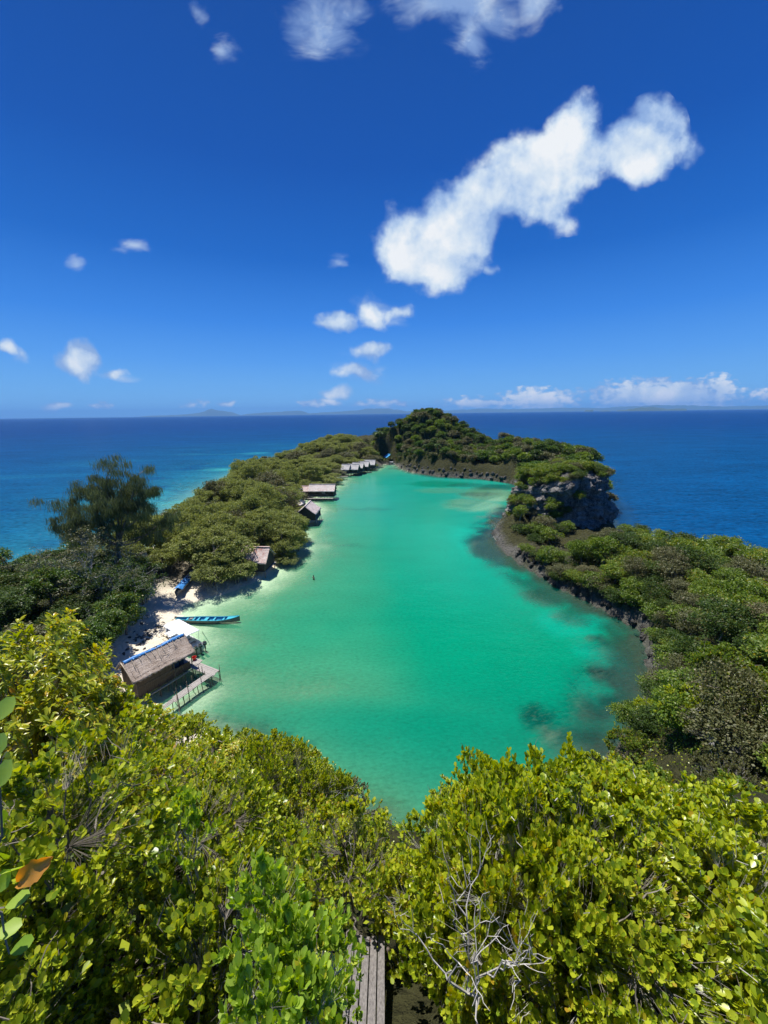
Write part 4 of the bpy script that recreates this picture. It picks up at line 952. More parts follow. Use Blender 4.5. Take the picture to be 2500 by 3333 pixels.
def hut(name, label, x, y, yaw, L, half, floor, eave, ridge, roof, wall='plank_dark', over=.35, post_h=None, group=None, cat='hut', veranda=False, seed=0, ridge_cap=None, water=0.0):
    rng = np.random.default_rng(seed); rt = empty(name, (x, y, water), yaw); tag(rt, label, cat, group)
    hl = L / 2; wl = hl - over; wh = half - over * .9; slope = (ridge - eave) / half
    zt = eave + slope * over * .9 - .12
    for s, nm in ((-1, 0), (1, 1)):
        slab('roof', (-hl, 0, ridge), (hl, 0, ridge), (hl, s * half, eave), (-hl, s * half, eave), .13, M[roof], rt, seed=seed + nm, nu=max(10, int(L * 3)))
    mb = MB(); mb.bar((-hl - .02, 0, ridge + .03), (hl + .02, 0, ridge + .03), .34, .07); mb.build('ridge_cap', M[ridge_cap or roof], rt)
    # walls: vertical boards, each wall one part
    def wall_boards(p, q, z0, z1fn):
        m_ = MB(); p = Vector(p); q = Vector(q); Lw = (q - p).length; n = max(3, int(Lw / .24)); d = (q - p) / n
        for k in range(n):
            c0 = p + d * (k + .5); t_ = (k + .5) / n; z1 = z1fn(t_); m_.box((c0.x, c0.y, (z0 + z1) / 2), (Lw / n - .012, .05, z1 - z0), rz=math.atan2(d.y, d.x))
        return m_.build('wall', M[wall], rt)
    wall_boards((-wl, wh, 0), (wl, wh, 0), floor, lambda t: zt)
    gab = lambda t: zt + (1 - abs(2 * t - 1)) * (ridge - zt - .2)
    wall_boards((-wl, -wh, 0), (-wl, wh, 0), floor, gab); wall_boards((wl, -wh, 0), (wl, wh, 0), floor, gab)
    if veranda:
        wall_boards((-wl, -wh + 1.0, 0), (wl, -wh + 1.0, 0), floor, lambda t: zt + .5)
        m_ = MB(); [m_.bar((-wl, -wh, z), (wl, -wh, z), .05, .07) for z in (floor + .45, floor + .8)]; m_.build('railing', M['post'], rt)
        w_ = MB(); w_.box((wl * .15, -wh + .95, floor + 1.2), (1.2, .05, .7)); w_.build('shutter', M['plank_grey'], rt)
    else:
        m_ = wall_boards((-wl, -wh, 0), (wl, -wh, 0), floor, lambda t: zt)
        w_ = MB(); w_.box((wl * .2, -wh - .05, floor + 1.15), (.9, .04, .6)); w_.build('shutter', M['plank_grey'], rt)
    fl = MB(); planks(fl, (-hl + .05, 0, floor), (hl - .05, 0, floor), 2 * wh + .5, 10, .06, rng); fl.build('floor_deck', M['plank_grey'], rt)
    nx = max(3, int(L / 2) + 1); ph = post_h if post_h is not None else -.9 - water
    for i in range(nx):
        for s in (-1, 1):
            px = -wl + 2 * wl * i / (nx - 1); pole(rt, (px, s * (wh + .05), ph), (px, s * (wh + .05), zt if veranda or s < 0 and i in (0, nx - 1) else floor), .07, seed=seed + i)
    return rt

# -- the long thatched hut in front
def long_hut():
    L, half, floor, eave, ridge = 6.7, 2.15, 1.15, 3.0, 4.75
    rt = empty('stilt_hut', (-26.15, 38.35, 0), math.atan2(4.9, 3.4)); tag(rt, 'long brown thatched hut on stilts with a blue tarpaulin strip along its ridge', 'hut')
    rng = np.random.default_rng(3); hl = L / 2
    fr = slab('roof', (-hl, 0, ridge), (hl, 0, ridge), (hl, -half, eave), (-hl, -half, eave), .14, M['thatch_brown'], rt, 44, 16, .10, 1)
    slab('roof', (-hl, 0, ridge), (hl, 0, ridge), (hl, half, eave), (-hl, half, eave), .14, M['thatch_brown'], rt, 44, 16, .10, 2)
    slab('ridge_tarp', (-hl + .15, .22, ridge - .10), (hl - .1, .22, ridge - .10), (hl - .1, -.24, ridge - .16), (-hl + .15, -.24, ridge - .16), .02, M['tarp_blue'], rt, 40, 5, .04, 3, -.14)
    k = (ridge - eave) / half
    for i, x in enumerate([-2.5, -1.75, -1.1, -.5, .05, .6, 1.3, 1.9, 2.6]):
        ln = [1.15, .8, .95, 1.0, 1.4, 1.0, .7, .9, .6][i]; sk = rng.uniform(-.12, .2)
        pole(rt, (x, .15, ridge + .12), (x + sk, -ln, ridge - ln * k + .1), .028, 'bamboo', 'roof_pole', 5, i, .01)
    for i, (x, y, dx, dy) in enumerate([(.3, -1.0, .5, -.1), (.5, -1.25, .45, .1), (1.6, -.9, .4, .05), (.1, -.8, .1, -.45), (-2.4, -.6, -.05, -1.1), (1.9, -.75, .05, -.35)]):
        pole(rt, (x, y, ridge + y * k + .09), (x + dx, y + dy, ridge + (y + dy) * k + .09), .018, 'post', 'roof_stick', 5, i, .02)
    pole(rt, (-hl - .12, -.02, ridge + .1), (-hl - .05, half + .15, eave), .05, 'bamboo', 'barge_pole'); pole(rt, (-hl - .1, 0, ridge + .02), (-hl - .06, -half - .05, eave - .02), .05, 'bamboo', 'barge_pole')
    wh, wl = 1.72, 3.0; zt = eave + .3
    def boards(p, q, z0, z1fn, mat='plank_brown', nm='wall'):
        m_ = MB(); p = Vector(p); q = Vector(q); n = int((q - p).length / .19); d = (q - p) / n
        for i in range(n):
            c0 = p + d * (i + .5); z1 = z1fn((i + .5) / n) + rng.uniform(-.03, .03); m_.box((c0.x, c0.y, (z0 + z1) / 2), (d.length - .012, .045, z1 - z0), rz=math.atan2(d.y, d.x))
        return m_.build(nm, M[mat], rt)
    gab = lambda t: zt + (1 - abs(2 * t - 1)) * (ridge - zt - .25)
    boards((-wl, -wh, 0), (.75, -wh, 0), .85, lambda t: zt); boards((.75, -wh, 0), (2.75, -wh, 0), .95, lambda t: 1.95)
    boards((-wl, wh, 0), (wl, wh, 0), .85, lambda t: zt); boards((-wl, -wh, 0), (-wl, wh, 0), .75, gab, 'plank_dark'); boards((.75, -wh, 0), (.75, wh, 0), .9, gab, 'plank_dark')
    m_ = MB(); m_.bar((-wl - .1, -wh - .05, 2.05), (.75, -wh - .05, 2.05), .05, .07); m_.build('wall_batten', M['post'], rt)
    m_ = MB(); m_.box((1.7, .2, 2.0), (1.5, 1.8, .9)); m_.box((1.4, -.9, 2.0), (.8, .5, .7)); m_.box((2.2, -.7, 1.8), (.5, .5, .9)); m_.build('stored_cloth', M['deep_cloth'], rt)
    m_ = MB(); planks(m_, (-wl, 0, floor), (wl + .5, 0, floor), 3.5, 14, .06, rng); m_.build('floor_deck', M['plank_grey'], rt)
    for x in (-3.0, -2.0, -1.0, 0.0, .9, 1.9, 2.95):
        for y in (-wh - .06, 0, wh):
            top = zt if (y < -.1 and x in (-3.0, .9, 2.95)) or (y > .1 and x == 2.95) else floor
            pole(rt, (x, y, -1.0), (x + .02, y, top), .065, 'post', 'post', 6, int(x * 7))
    m_ = MB(); limb(m_, rng, (-3.9, -2.25, .75), (3.2, -2.1, 1.1), .055, .05, 6, 8, .008); limb(m_, rng, (-3.6, -2.12, .72), (3.0, -2.0, 1.02), .04, .04, 6, 6, .008); m_.build('catwalk_log', M['plank_grey'], rt)
    for x in (-3.4, -2.2, -1.0, .3, 1.5, 2.6): pole(rt, (x, -2.2, -1.1), (x, -2.2, .95 + .3 * rng.random()), .04, 'post', 'post', 5, int(x * 3) + 50)
long_hut()
def jetty():
    rt = empty('jetty', (-20.5, 38.5, 0)); tag(rt, 'L-shaped grey plank jetty on thin poles beside the long thatched hut', 'jetty'); rng = np.random.default_rng(8)
    o = Vector((20.5, -38.5, 0)); W_ = lambda x, y, z: Vector((x, y, z)) + o
    m_ = MB(); planks(m_, W_(-23.7, 40.45, 1.12), W_(-19.75, 38.55, 1.02), 1.15, 5, .05, rng); planks(m_, W_(-23.3, 40.75, 1.16), W_(-22.4, 40.35, 1.16), 1.0, 4, .05, rng); m_.build('landing', M['plank_grey'], rt)
    m_ = MB(); planks(m_, W_(-20.35, 38.35, 1.08), W_(-21.5, 36.3, 1.04), .95, 5, .05, rng, .03, .15); planks(m_, W_(-21.45, 36.4, 1.0), W_(-22.5, 34.35, .98), .95, 5, .05, rng, .03, .3)
    planks(m_, W_(-22.4, 34.6, .95), W_(-23.2, 33.2, .9), .6, 3, .05, rng, .05, .3); m_.build('walkway', M['plank_grey'], rt)
    m_ = MB(); [m_.bar(W_(x1, y1, .92), W_(x2, y2, .92), .07, .09) for x1, y1, x2, y2 in ((-20.1, 38.5, -22.35, 34.4), (-20.75, 38.2, -22.95, 34.2), (-23.5, 40.0, -19.9, 38.2), (-23.2, 41.0, -19.5, 39.0))]; m_.build('bearer', M['post'], rt)
    for i, (x, y, zt) in enumerate([(-19.45, 38.95, 1.9), (-19.5, 38.7, 1.15), (-20.0, 38.05, 1.1), (-20.15, 37.7, 1.0), (-20.75, 37.1, 1.7), (-21.5, 35.6, 1.8), (-22.15, 34.6, 2.3), (-22.4, 34.0, 1.0), (-20.9, 38.3, 1.55), (-21.4, 38.8, 1.8), (-21.9, 39.0, 1.75), (-22.6, 39.4, 1.1),
                                  (-21.9, 37.3, 1.7), (-22.3, 36.9, 1.3), (-22.5, 36.0, 1.4), (-22.9, 35.4, 1.2), (-21.0, 39.8, 1.05), (-22.2, 40.4, 1.05), (-21.2, 36.9, 1.0), (-21.9, 35.3, 1.0)]):
        pole(rt, W_(x + rng.uniform(-.1, .1), y, -1.6), W_(x, y, zt), .045, 'post', 'post', 6, i + 5, .02)
    pole(rt, W_(-21.1, 33.2, -1.5), W_(-22.2, 34.6, 1.5), .05, 'post', 'brace_pole', 6, 3, .03)
jetty()
def basket():
    rt = empty('basket', (-23.35, 40.95, 1.2)); tag(rt, 'red plastic basket on the landing at the corner of the long hut', 'basket')
    mb = MB(); n = 16
    for r0, r1, z0, z1 in ((.19, .25, 0, .36), (.255, .285, .33, .38)):
        b = len(mb.v); 
        for z, r in ((z0, r0), (z1, r1), (z1, r1 - .02), (z0 + .02, r0 - .02)): mb.v += [(r * math.cos(6.2832 * k / n), r * math.sin(6.2832 * k / n), z) for k in range(n)]
        for q in range(4):
            for k in range(n): mb.f.append((b + q * n + k, b + q * n + (k + 1) % n, b + ((q + 1) % 4) * n + (k + 1) % n, b + ((q + 1) % 4) * n + k))
    mb.v += [(.17 * math.cos(6.2832 * k / n), .17 * math.sin(6.2832 * k / n), .03) for k in range(n)]; mb.f.append(tuple(range(len(mb.v) - n, len(mb.v))))
    mb.build('tub', M['red'], rt)
    h = MB(); h.tube([(-.26, 0, .36), (-.2, 0, .5), (0, 0, .56), (.2, 0, .5), (.26, 0, .36)], .012, 5); h.build('handle', M['red'], rt)
basket()

def hull(mb, L, B, Z, bow_rise=.35, n=22, th=.04, bow_sharp=1.0, stern_w=.35, key=1.0):
    """open boat hull along X, bow at +X, keel at z=0"""
    rings = []
    for i in range(n + 1):
        t = i / n; x = -L / 2 + L * t
        w_ = (stern_w + (1 - stern_w) * math.sin(min(1, t / .45) * math.pi / 2)) if t < .45 else math.cos(((t - .45) / .55) ** 1.7 * math.pi / 2) ** .8
        w_ = max(w_, .015) * B / 2; rise = bow_rise * max(0, (t - .6) / .4) ** 2 + .25 * bow_rise * max(0, (.2 - t) / .2) ** 2
        keel = .6 * rise; zt = Z + rise; ring = []
        for k in range(7):
            a = k / 6 * math.pi / 2; ring.append((x, w_ * math.sin(a) ** .8 if k else 0.0, keel + (zt - keel) * (1 - math.cos(a)) ** .9))
        outer = [(p[0], -p[1], p[2]) for p in ring[::-1]] + ring[1:]
        inner = [(p[0], p[1] * (1 - th / max(w_, th * 1.01)) , p[2] + (th if j not in (0, len(outer) - 1) else 0)) for j, p in enumerate(outer)]
        rings.append((outer, inner))
    m_ = 13; b0 = len(mb.v)
    for o_, i_ in rings: mb.v += o_ + i_
    for i in range(n):
        for j in range(m_ - 1):
            a = b0 + i * 26 + j; c = a + 26; mb.f.append((a, c, c + 1, a + 1)); mb.f.append((a + 13, a + 14, c + 14, c + 13))
        for j in (0, 12):
            a = b0 + i * 26 + j; c = a + 26; mb.f.append((a, a + 13, c + 13, c))
    mb.f.append(tuple(b0 + j for j in range(13))); mb.f.append(tuple(b0 + n * 26 + j for j in range(13)))
def outboard(parent, x, y, z, s=1.0, name='outboard_motor'):
    mb = MB(); mb.box((x, y, z + .42 * s), (.42 * s, .30 * s, .34 * s)); mb.box((x - .03 * s, y, z + .62 * s), (.32 * s, .24 * s, .10 * s)); mb.box((x - .02, y, z + .02), (.14 * s, .12 * s, .6 * s)); mb.box((x - .02, y, z - .45 * s), (.10 * s, .05 * s, .5 * s)); mb.box((x - .1 * s, y, z - .62 * s), (.4 * s, .1 * s, .09 * s))
    o = mb.build(name, M['black_plastic'], parent)
    bv = o.modifiers.new('b', 'BEVEL'); bv.width = .035 * s; bv.segments = 2
    d = MB(); d.box((x + .005, y, z + .52 * s), (.43 * s, .31 * s, .05 * s)); d.build('white_band', M['white_paint'], o)
    return o
def canoe():
    rt = empty('canoe', (-26.6, 51.9, -.12), R(-2)); tag(rt, 'long turquoise wooden canoe moored at the sand beach', 'boat')
    mb = MB(); hull(mb, 9.7, 1.25, .62, .5, 26); h = mb.build('hull', M['hull_grey'], rt, True)
    mb = MB(); hull(mb, 9.62, 1.16, .60, .5, 26, .02); o = mb.build('lining', M['boat_blue'], rt, True); o.location.z = .035
    g_ = MB()
    for s in (-1, 1):
        pts = []
        for i in range(25):
            t = i / 24; x = -4.85 + 9.7 * t; w_ = (.35 + .65 * math.sin(min(1, t / .45) * math.pi / 2)) if t < .45 else math.cos(((t - .45) / .55) ** 1.7 * math.pi / 2) ** .8
            rise = .5 * max(0, (t - .6) / .4) ** 2 + .125 * max(0, (.2 - t) / .2) ** 2; pts.append((x, s * max(w_, .02) * .625, .64 + rise))
        g_.tube(pts, .05, 5)
    g_.build('gunwale', M['turquoise'], rt)
    f_ = MB(); f_.v += [(2.9, -.44, .74), (4.6, -.04, 1.05), (4.6, .04, 1.05), (2.9, .44, .74), (2.9, -.44, .70), (4.6, -.04, 1.0), (4.6, .04, 1.0), (2.9, .44, .70)]; f_.f += [(0, 1, 2, 3), (7, 6, 5, 4), (0, 4, 5, 1), (2, 6, 7, 3), (3, 7, 4, 0), (1, 5, 6, 2)]; f_.build('foredeck', M['turquoise'], rt)
    for x in (-3.2, -2.2, -1.5, -.3, .9, 2.3):
        b = MB(); b.box((x, 0, .52), (.22 if x != -.3 else .5, 1.08, .04)); b.build('seat', M['turquoise'], rt)
    b = MB(); b.box((-.9, 0, .2), (2.6, .7, .04)); b.box((1.4, 0, .2), (1.2, .7, .04)); b.build('floorboard', M['turquoise'], rt)
    b = MB(); b.box((-2.6, .1, .45), (.5, .4, .3)); b.box((-2.9, -.2, .4), (.3, .3, .2)); b.build('bundle', M['hull_grey'], rt)
    outboard(rt, -4.95, .05, .45, .7); p = MB(); p.tube([(-4.9, 0, .7), (-5.9, -.2, .25)], .03, 5); p.build('tiller_shaft', M['black_plastic'], rt)
canoe()
def white_boat():
    rt = empty('motorboat', (-27.6, 46.35, -.1), R(146.5)); tag(rt, 'white motorboat with a flat white canopy pulled up behind the long hut', 'boat')
    mb = MB(); hull(mb, 8.0, 2.0, .85, .45, 24, .06, stern_w=.8); mb.build('hull', M['white_paint'], rt, True)
    d = MB(); d.box((2.4, 0, .82), (1.9, 1.5, .05)); d.box((0, 0, .3), (5.5, 1.3, .05)); d.build('deck', M['canvas'], rt)
    for x in (-1.8, -.6, .6): s_ = MB(); s_.box((x, 0, .62), (.35, 1.5, .07)); s_.build('seat', M['hull_grey'], rt)
    slab('canopy', (-2.7, 1.05, 2.42), (2.4, 1.1, 2.5), (2.4, -1.1, 2.5), (-2.7, -1.05, 2.42), .05, M['canvas'], rt, 20, 8, .02, 4, -.1)
    for x in (-2.5, -.2, 2.2):
        for s in (-1, 1): p = MB(); p.tube([(x, s * .85, .8), (x, s * 1.0, 2.4)], .025, 6); p.build('canopy_post', M['white_paint'], rt)
    for y in (-.62, 0, .62): outboard(rt, -4.25, y, .75, 1.15)
    p = MB(); p.tube([(1.0, .2, .8), (.9, .25, 3.1)], .02, 5); p.build('aerial', M['post'], rt)
white_boat()
def tarp_boat():
    x, y = -35.2, 62.6; rt = empty('canoe', (x, y, gz(x, y) + .1), R(97)); tag(rt, 'narrow dark canoe half covered with a bright blue tarpaulin under the trees', 'boat')
    mb = MB(); hull(mb, 8.2, 1.25, .75, .4, 24); mb.build('hull', M['hull_grey'], rt, True)
    slab('tarpaulin', (-3.4, .72, .82), (.4, .74, .88), (.4, -.74, .88), (-3.4, -.72, .82), .03, M['tarp_blue'], rt, 26, 14, .1, 6, -.35)
    for y0 in (-.45, 0.0, .42): p = MB(); p.bar((-.2, y0, .98), (4.4, y0 * .6, 1.15), .12, .04); p.build('plank', M['white_paint'], rt)
    for x0 in (.9, 2.1, 3.0): p = MB(); p.box((x0, 0, .86), (.3, 1.3, .05)); p.build('seat', M['canvas'], rt)
tarp_boat()

# -- the other huts
hut('stilt_hut', 'small hut with a pink weathered thatched roof among the mangroves', -24.8, 70.3, R(-5), 5.4, 2.7, 1.2, 2.9, 5.35, 'thatch_pink', post_h=-.8, seed=11)
rt_ = bpy.data.objects[-1] if False else None
hut('stilt_hut', 'dark gabled stilt hut with steep grey-brown roof at the water edge', -21.7, 106.6, R(88), 7.6, 3.1, 1.35, 3.1, 5.5, 'thatch_weather', seed=21, veranda=True)
hut('stilt_hut', 'broad thatched house on stilts with an open veranda over the water', -22.3, 137.6, R(-3), 9.6, 2.9, 1.3, 3.2, 5.4, 'thatch_pale', seed=31, veranda=True)
hut('stilt_hut', 'low reddish thatched annex left of the broad veranda house', -29.4, 138.6, R(-3), 4.6, 2.4, 1.3, 3.0, 4.7, 'thatch_pink', seed=41)
hut('stilt_hut', 'pale thatched hut half hidden by mangroves beside the veranda house', -30.0, 126.6, R(-6), 5.6, 2.5, 1.3, 3.0, 5.0, 'thatch_pale', seed=51)
hut('stilt_hut', 'narrow lean-to with a whitish roof between two stilt huts', -27.3, 120.2, R(80), 5.0, 1.5, 1.0, 2.3, 3.2, 'thatch_pale', seed=61)
for i, (x, y, yw, L, lab) in enumerate([(-18.6, 191.6, -14, 4.4, 'first grey thatched hut from the mangroves in the row over the water'), (-15.0, 192.2, -14, 6.0, 'second grey thatched hut from the mangroves in the row, its gable dark'),
                          (-13.0, 197.4, -14, 6.2, 'third grey thatched hut in the row over the water'), (-10.4, 202.6, -14, 6.2, 'fourth grey thatched hut in the row over the water'), (-7.6, 209.4, -10, 6.8, 'last and highest grey thatched hut of the row, beside the small far beach')]):
    hut('stilt_hut', lab, x, y, R(yw), L, 2.7, 1.5, 3.1, 5.7, 'thatch_grey', seed=70 + i, group='row of grey thatched huts', veranda=(i == 1))
hut('beach_hut', 'dark hut with a bright blue roof on the far beach under the hill', 3.6, 240.2, R(-69), 6.4, 3.3, 2.0, 3.5, 5.6, 'roof_blue', wall='plank_dark', seed=90, post_h=1.0)
m_ = MB(); rng_ = np.random.default_rng(2)
def dock(name, label, pts, w, nn, posts, z=.9):
    rt = empty(name, (pts[0][0], pts[0][1], 0)); tag(rt, label, 'jetty'); rng = np.random.default_rng(len(label)); o = Vector((pts[0][0], pts[0][1], 0))
    m_ = MB()
    for a, b in zip(pts[:-1], pts[1:]): planks(m_, Vector((*a, z)) - o, Vector((*b, z)) - o, w, nn, .05, rng)
    m_.build('walkway', M['plank_grey'], rt)
    for a, b in zip(pts[:-1], pts[1:]):
        for k in range(posts):
            t = (k + .5) / posts; p = Vector((a[0] + (b[0] - a[0]) * t, a[1] + (b[1] - a[1]) * t, 0)) - o; pole(rt, (p.x, p.y, -1.2), (p.x, p.y, z + .25), .05, 'post', 'post', 5, k)
dock('jetty', 'short plank walkway joining the mangroves to the row of grey huts', [(-26, 196.5), (-19.5, 195.0)], .9, 4, 3)
dock('jetty', 'low broken platform in the water in front of the row of grey huts', [(-24, 187.5), (-17.5, 186.5)], 1.2, 4, 3, .35)
dock('jetty', 'plank deck in front of the broad veranda house', [(-30.5, 133.6), (-18.0, 133.0)], .9, 4, 5, 1.05)

def small_boat(x, y, yaw, L, B, mat, label, cabin=None, z=None):
    rt = empty('small_boat', (x, y, gz(x, y) if z is None else z), R(yaw)); tag(rt, label, 'boat'); mb = MB(); hull(mb, L, B, .6, .3, 16, .05); mb.build('hull', M[mat], rt, True)
    for q in (-.2, .15): s_ = MB(); s_.box((L * q, 0, .5), (.25, B * .8, .05)); s_.build('seat', M['hull_grey'], rt)
    if cabin:
        slab('canopy', (-1.3, .8, 1.7), (1.3, .8, 1.75), (1.3, -.8, 1.75), (-1.3, -.8, 1.7), .06, M[cabin], rt, 10, 5, .02, 4, -.1)
        for sx in (-1.1, 1.1):
            for s in (-1, 1): p = MB(); p.tube([(sx, s * .6, .5), (sx, s * .7, 1.68)], .03, 5); p.build('canopy_post', M['white_paint'], rt)
small_boat(4.9, 231.2, -40, 4.6, 1.8, 'white_paint', 'small white boat with a pale canopy in front of the blue roofed hut', 'canvas', z=.0)
small_boat(-1.6, 236.0, -60, 4.2, 1.7, 'green_paint', 'small green boat drawn up between the grey huts and the blue roofed hut')

# -- drift wood, sticks and poles
def driftwood(name, x, y, z, segs, mat, label, cat='driftwood', group=None):
    rt = empty(name, (x, y, z)); tag(rt, label, cat, group); rng = np.random.default_rng(int(abs(x * 10))); mb = MB()
    for a, b, r in segs: limb(mb, rng, a, b, r, r * .5, 5, 4, .06)
    mb.build('branches', M[mat], rt)
driftwood('driftwood', -30.8, 56.6, .25, [((0, 0, 0), (.4, 1.6, .7), .05), ((.1, .5, .2), (-1.0, .7, .2), .035), ((.2, .9, .3), (1.1, 1.2, .7), .03), ((.0, .1, 0), (-.5, -.3, .1), .03)], 'post', 'forked dark driftwood branch lying on the sand beach')
driftwood('driftwood', -32.8, 39.4, 1.2, [((0, 0, 0), (-.6, 2.2, 2.4), .03), ((.1, .2, 0), (-.2, 1.8, 1.9), .03), ((.3, -.3, 0), (.1, 1.4, .8), .03), ((-.4, .3, .3), (1.2, 0.2, .5), .03), ((-.5, .8, .6), (.9, .7, .8), .03), ((-.4, 1.3, 1.0), (.7, 1.2, 1.1), .03), ((-.6, -.2, 0), (-1.0, 1.2, .9), .035), ((.5, -.5, 0), (.8, .9, .4), .03)], 'pale_bark', 'heap of pale poles and sticks leaning behind the left gable of the long hut', 'pole heap')
driftwood('mooring_pole', -26.5, 49.5, -.2, [((0, 0, .1), (2.6, -3.3, .1), .03)], 'post', 'thin dark pole lying in the shallow water in front of the white motorboat', 'pole')
driftwood('driftwood', -23.0, 100.6, 0, [((0, 0, 0), (.3, .4, 2.2), .06), ((-.5, .2, 0), (-.3, .5, 1.5), .08), ((-.9, .3, .3), (.4, .4, .4), .06)], 'pale_bark', 'broken pale posts standing left of the dark gabled stilt hut', 'posts')
M['pale_stone'] = rock_mat('pale_stone', (.22, .20, .17), (.55, .50, .43), False)
STONE = []
for q_ in RK_:
    c_ = q_.copy(); c_.materials.clear(); c_.materials.append(M['pale_stone']); STONE.append(c_)
def debris_pile():
    rng = np.random.default_rng(9)
    for i in range(50):
        x, y = rng.normal(-32.9, 1.1), rng.normal(46.2, 2.6)
        if poly_sd(np.array([x]), np.array([y]), LAG)[0] > -.3: continue
        o = link(bpy.data.objects.new('rock', RK_[i % 5])); s = rng.uniform(.06, .22); o.location = (x, y, gz(x, y)); o.scale = (s * 1.4, s, s * .6); o.rotation_euler = (rng.uniform(0, 3), 0, rng.uniform(0, 6)); o.data = STONE[i % 5]; tag(o, 'small pale stone in the rubble at the back of the beach', 'stone', 'stones at the back of the beach')
debris_pile()

# -- bather
def person():
    rt = empty('person', (-13.33, 66.6, -.85), R(150)); tag(rt, 'person wading waist-deep in the shallow lagoon, bare shoulders and dark hair', 'person')
    J = {'pel': (0, 0, .92), 'w': (0, .0, 1.08), 'ch': (0, -.01, 1.28), 'nk': (0, .0, 1.44), 'hd': (0, -.015, 1.54), 'ht': (0, -.01, 1.66), 'ls': (.17, 0, 1.39), 'le': (.30, .05, 1.16), 'lw': (.20, -.16, 1.02), 'rs': (-.17, 0, 1.39), 're': (-.27, .02, 1.13), 'rw': (-.25, -.10, .90),
         'lh': (.09, 0, .88), 'lk': (.11, -.04, .50), 'la': (.12, .02, .09), 'lf': (.13, -.14, .04), 'rh': (-.09, 0, .88), 'rk': (-.11, -.02, .50), 'ra': (-.12, .03, .09), 'rf': (-.13, -.13, .04)}
    Rr = {'pel': .135, 'w': .115, 'ch': .135, 'nk': .055, 'hd': .075, 'ht': .085, 'ls': .058, 'le': .040, 'lw': .027, 'rs': .058, 're': .040, 'rw': .027, 'lh': .085, 'lk': .058, 'la': .038, 'lf': .03, 'rh': .085, 'rk': .058, 'ra': .038, 'rf': .03}
    E_ = [('pel', 'w'), ('w', 'ch'), ('ch', 'nk'), ('nk', 'hd'), ('hd', 'ht'), ('ch', 'ls'), ('ls', 'le'), ('le', 'lw'), ('ch', 'rs'), ('rs', 're'), ('re', 'rw'), ('pel', 'lh'), ('lh', 'lk'), ('lk', 'la'), ('la', 'lf'), ('pel', 'rh'), ('rh', 'rk'), ('rk', 'ra'), ('ra', 'rf')]
    for s, wn, dx in (('l', 'lw', -.02), ('r', 'rw', -.01)):
        w_ = Vector(J[wn]); J[s + 'p'] = tuple(w_ + Vector((dx, -.05, -.05))); Rr[s + 'p'] = .026; E_.append((wn, s + 'p'))
        for k in range(5):
            off = Vector(((k - 2) * .017, -.035 + abs(k - 2) * .004, -.045)); m1 = tuple(Vector(J[s + 'p']) + off * .8); m2 = tuple(Vector(J[s + 'p']) + off * (1.5 if k else 1.1) + Vector((0, .012, -.012)))
            J[f'{s}f{k}a'] = m1; J[f'{s}f{k}b'] = m2; Rr[f'{s}f{k}a'] = .009; Rr[f'{s}f{k}b'] = .007; E_ += [(s + 'p', f'{s}f{k}a'), (f'{s}f{k}a', f'{s}f{k}b')]
    names = list(J); ix = {n: i for i, n in enumerate(names)}
    me = bpy.data.meshes.new('body'); me.from_pydata([J[n] for n in names], [(ix[a], ix[b]) for a, b in E_], []); me.materials.append(M['skin'])
    o = link(bpy.data.objects.new('body', me), rt); sk = o.modifiers.new('s', 'SKIN')
    me.skin_vertices[0].data[0].use_root = True
    for n in names: me.skin_vertices[0].data[ix[n]].radius = (Rr[n], Rr[n] * (.8 if n in ('pel', 'w', 'ch') else 1))
    sb = o.modifiers.new('u', 'SUBSURF'); sb.levels = 1; sb.render_levels = 2
    # face: nose, brows, mouth, ears as small features on the head, then hair and trunks
    f_ = MB(); f_.box((0, -.105, 1.585), (.022, .03, .045)); f_.box((0, -.092, 1.545), (.05, .012, .012)); f_.box((.085, -.005, 1.59), (.015, .035, .05)); f_.box((-.085, -.005, 1.59), (.015, .035, .05)); f_.build('face', M['skin'], rt)
    e_ = MB(); e_.box((.03, -.096, 1.61), (.025, .01, .01)); e_.box((-.03, -.096, 1.61), (.025, .01, .01)); e_.build('eyes', M['hair'], rt)
    n, m_ = 16, 9; V = []
    for j in range(m_):
        ph = -.25 + (math.pi / 2 + .25) * j / (m_ - 1)
        for i in range(n):
            th = 2 * math.pi * i / n; r = .104; front = max(0, -math.sin(th)); zz = 1.63 + r * 1.12 * math.sin(max(ph, -.1 + .75 * front) if front > .3 else ph) - (.10 * (1 - front) if j == 0 and front < .5 else 0)
            V.append((r * .92 * math.cos(th) * math.cos(ph), .005 + r * math.sin(th) * math.cos(ph), zz))
    F_ = np.array([[j * n + i, j * n + (i + 1) % n, (j + 1) * n + (i + 1) % n, (j + 1) * n + i] for j in range(m_ - 1) for i in range(n)])
    mesh_np('hair', np.array(V), F_, M['hair'], rt, True)
    t_ = MB()
    for z0, z1, r0, r1 in ((.78, 1.02, .17, .145),):
        t_.v += [(r * math.cos(6.2832 * k / 14), r * .82 * math.sin(6.2832 * k / 14), z) for z, r in ((z0, r0), (z1, r1)) for k in range(14)]; t_.f += [(k, (k + 1) % 14, 14 + (k + 1) % 14, 14 + k) for k in range(14)]
    t_.build('swim_shorts', M['swim_red'], rt)
person()
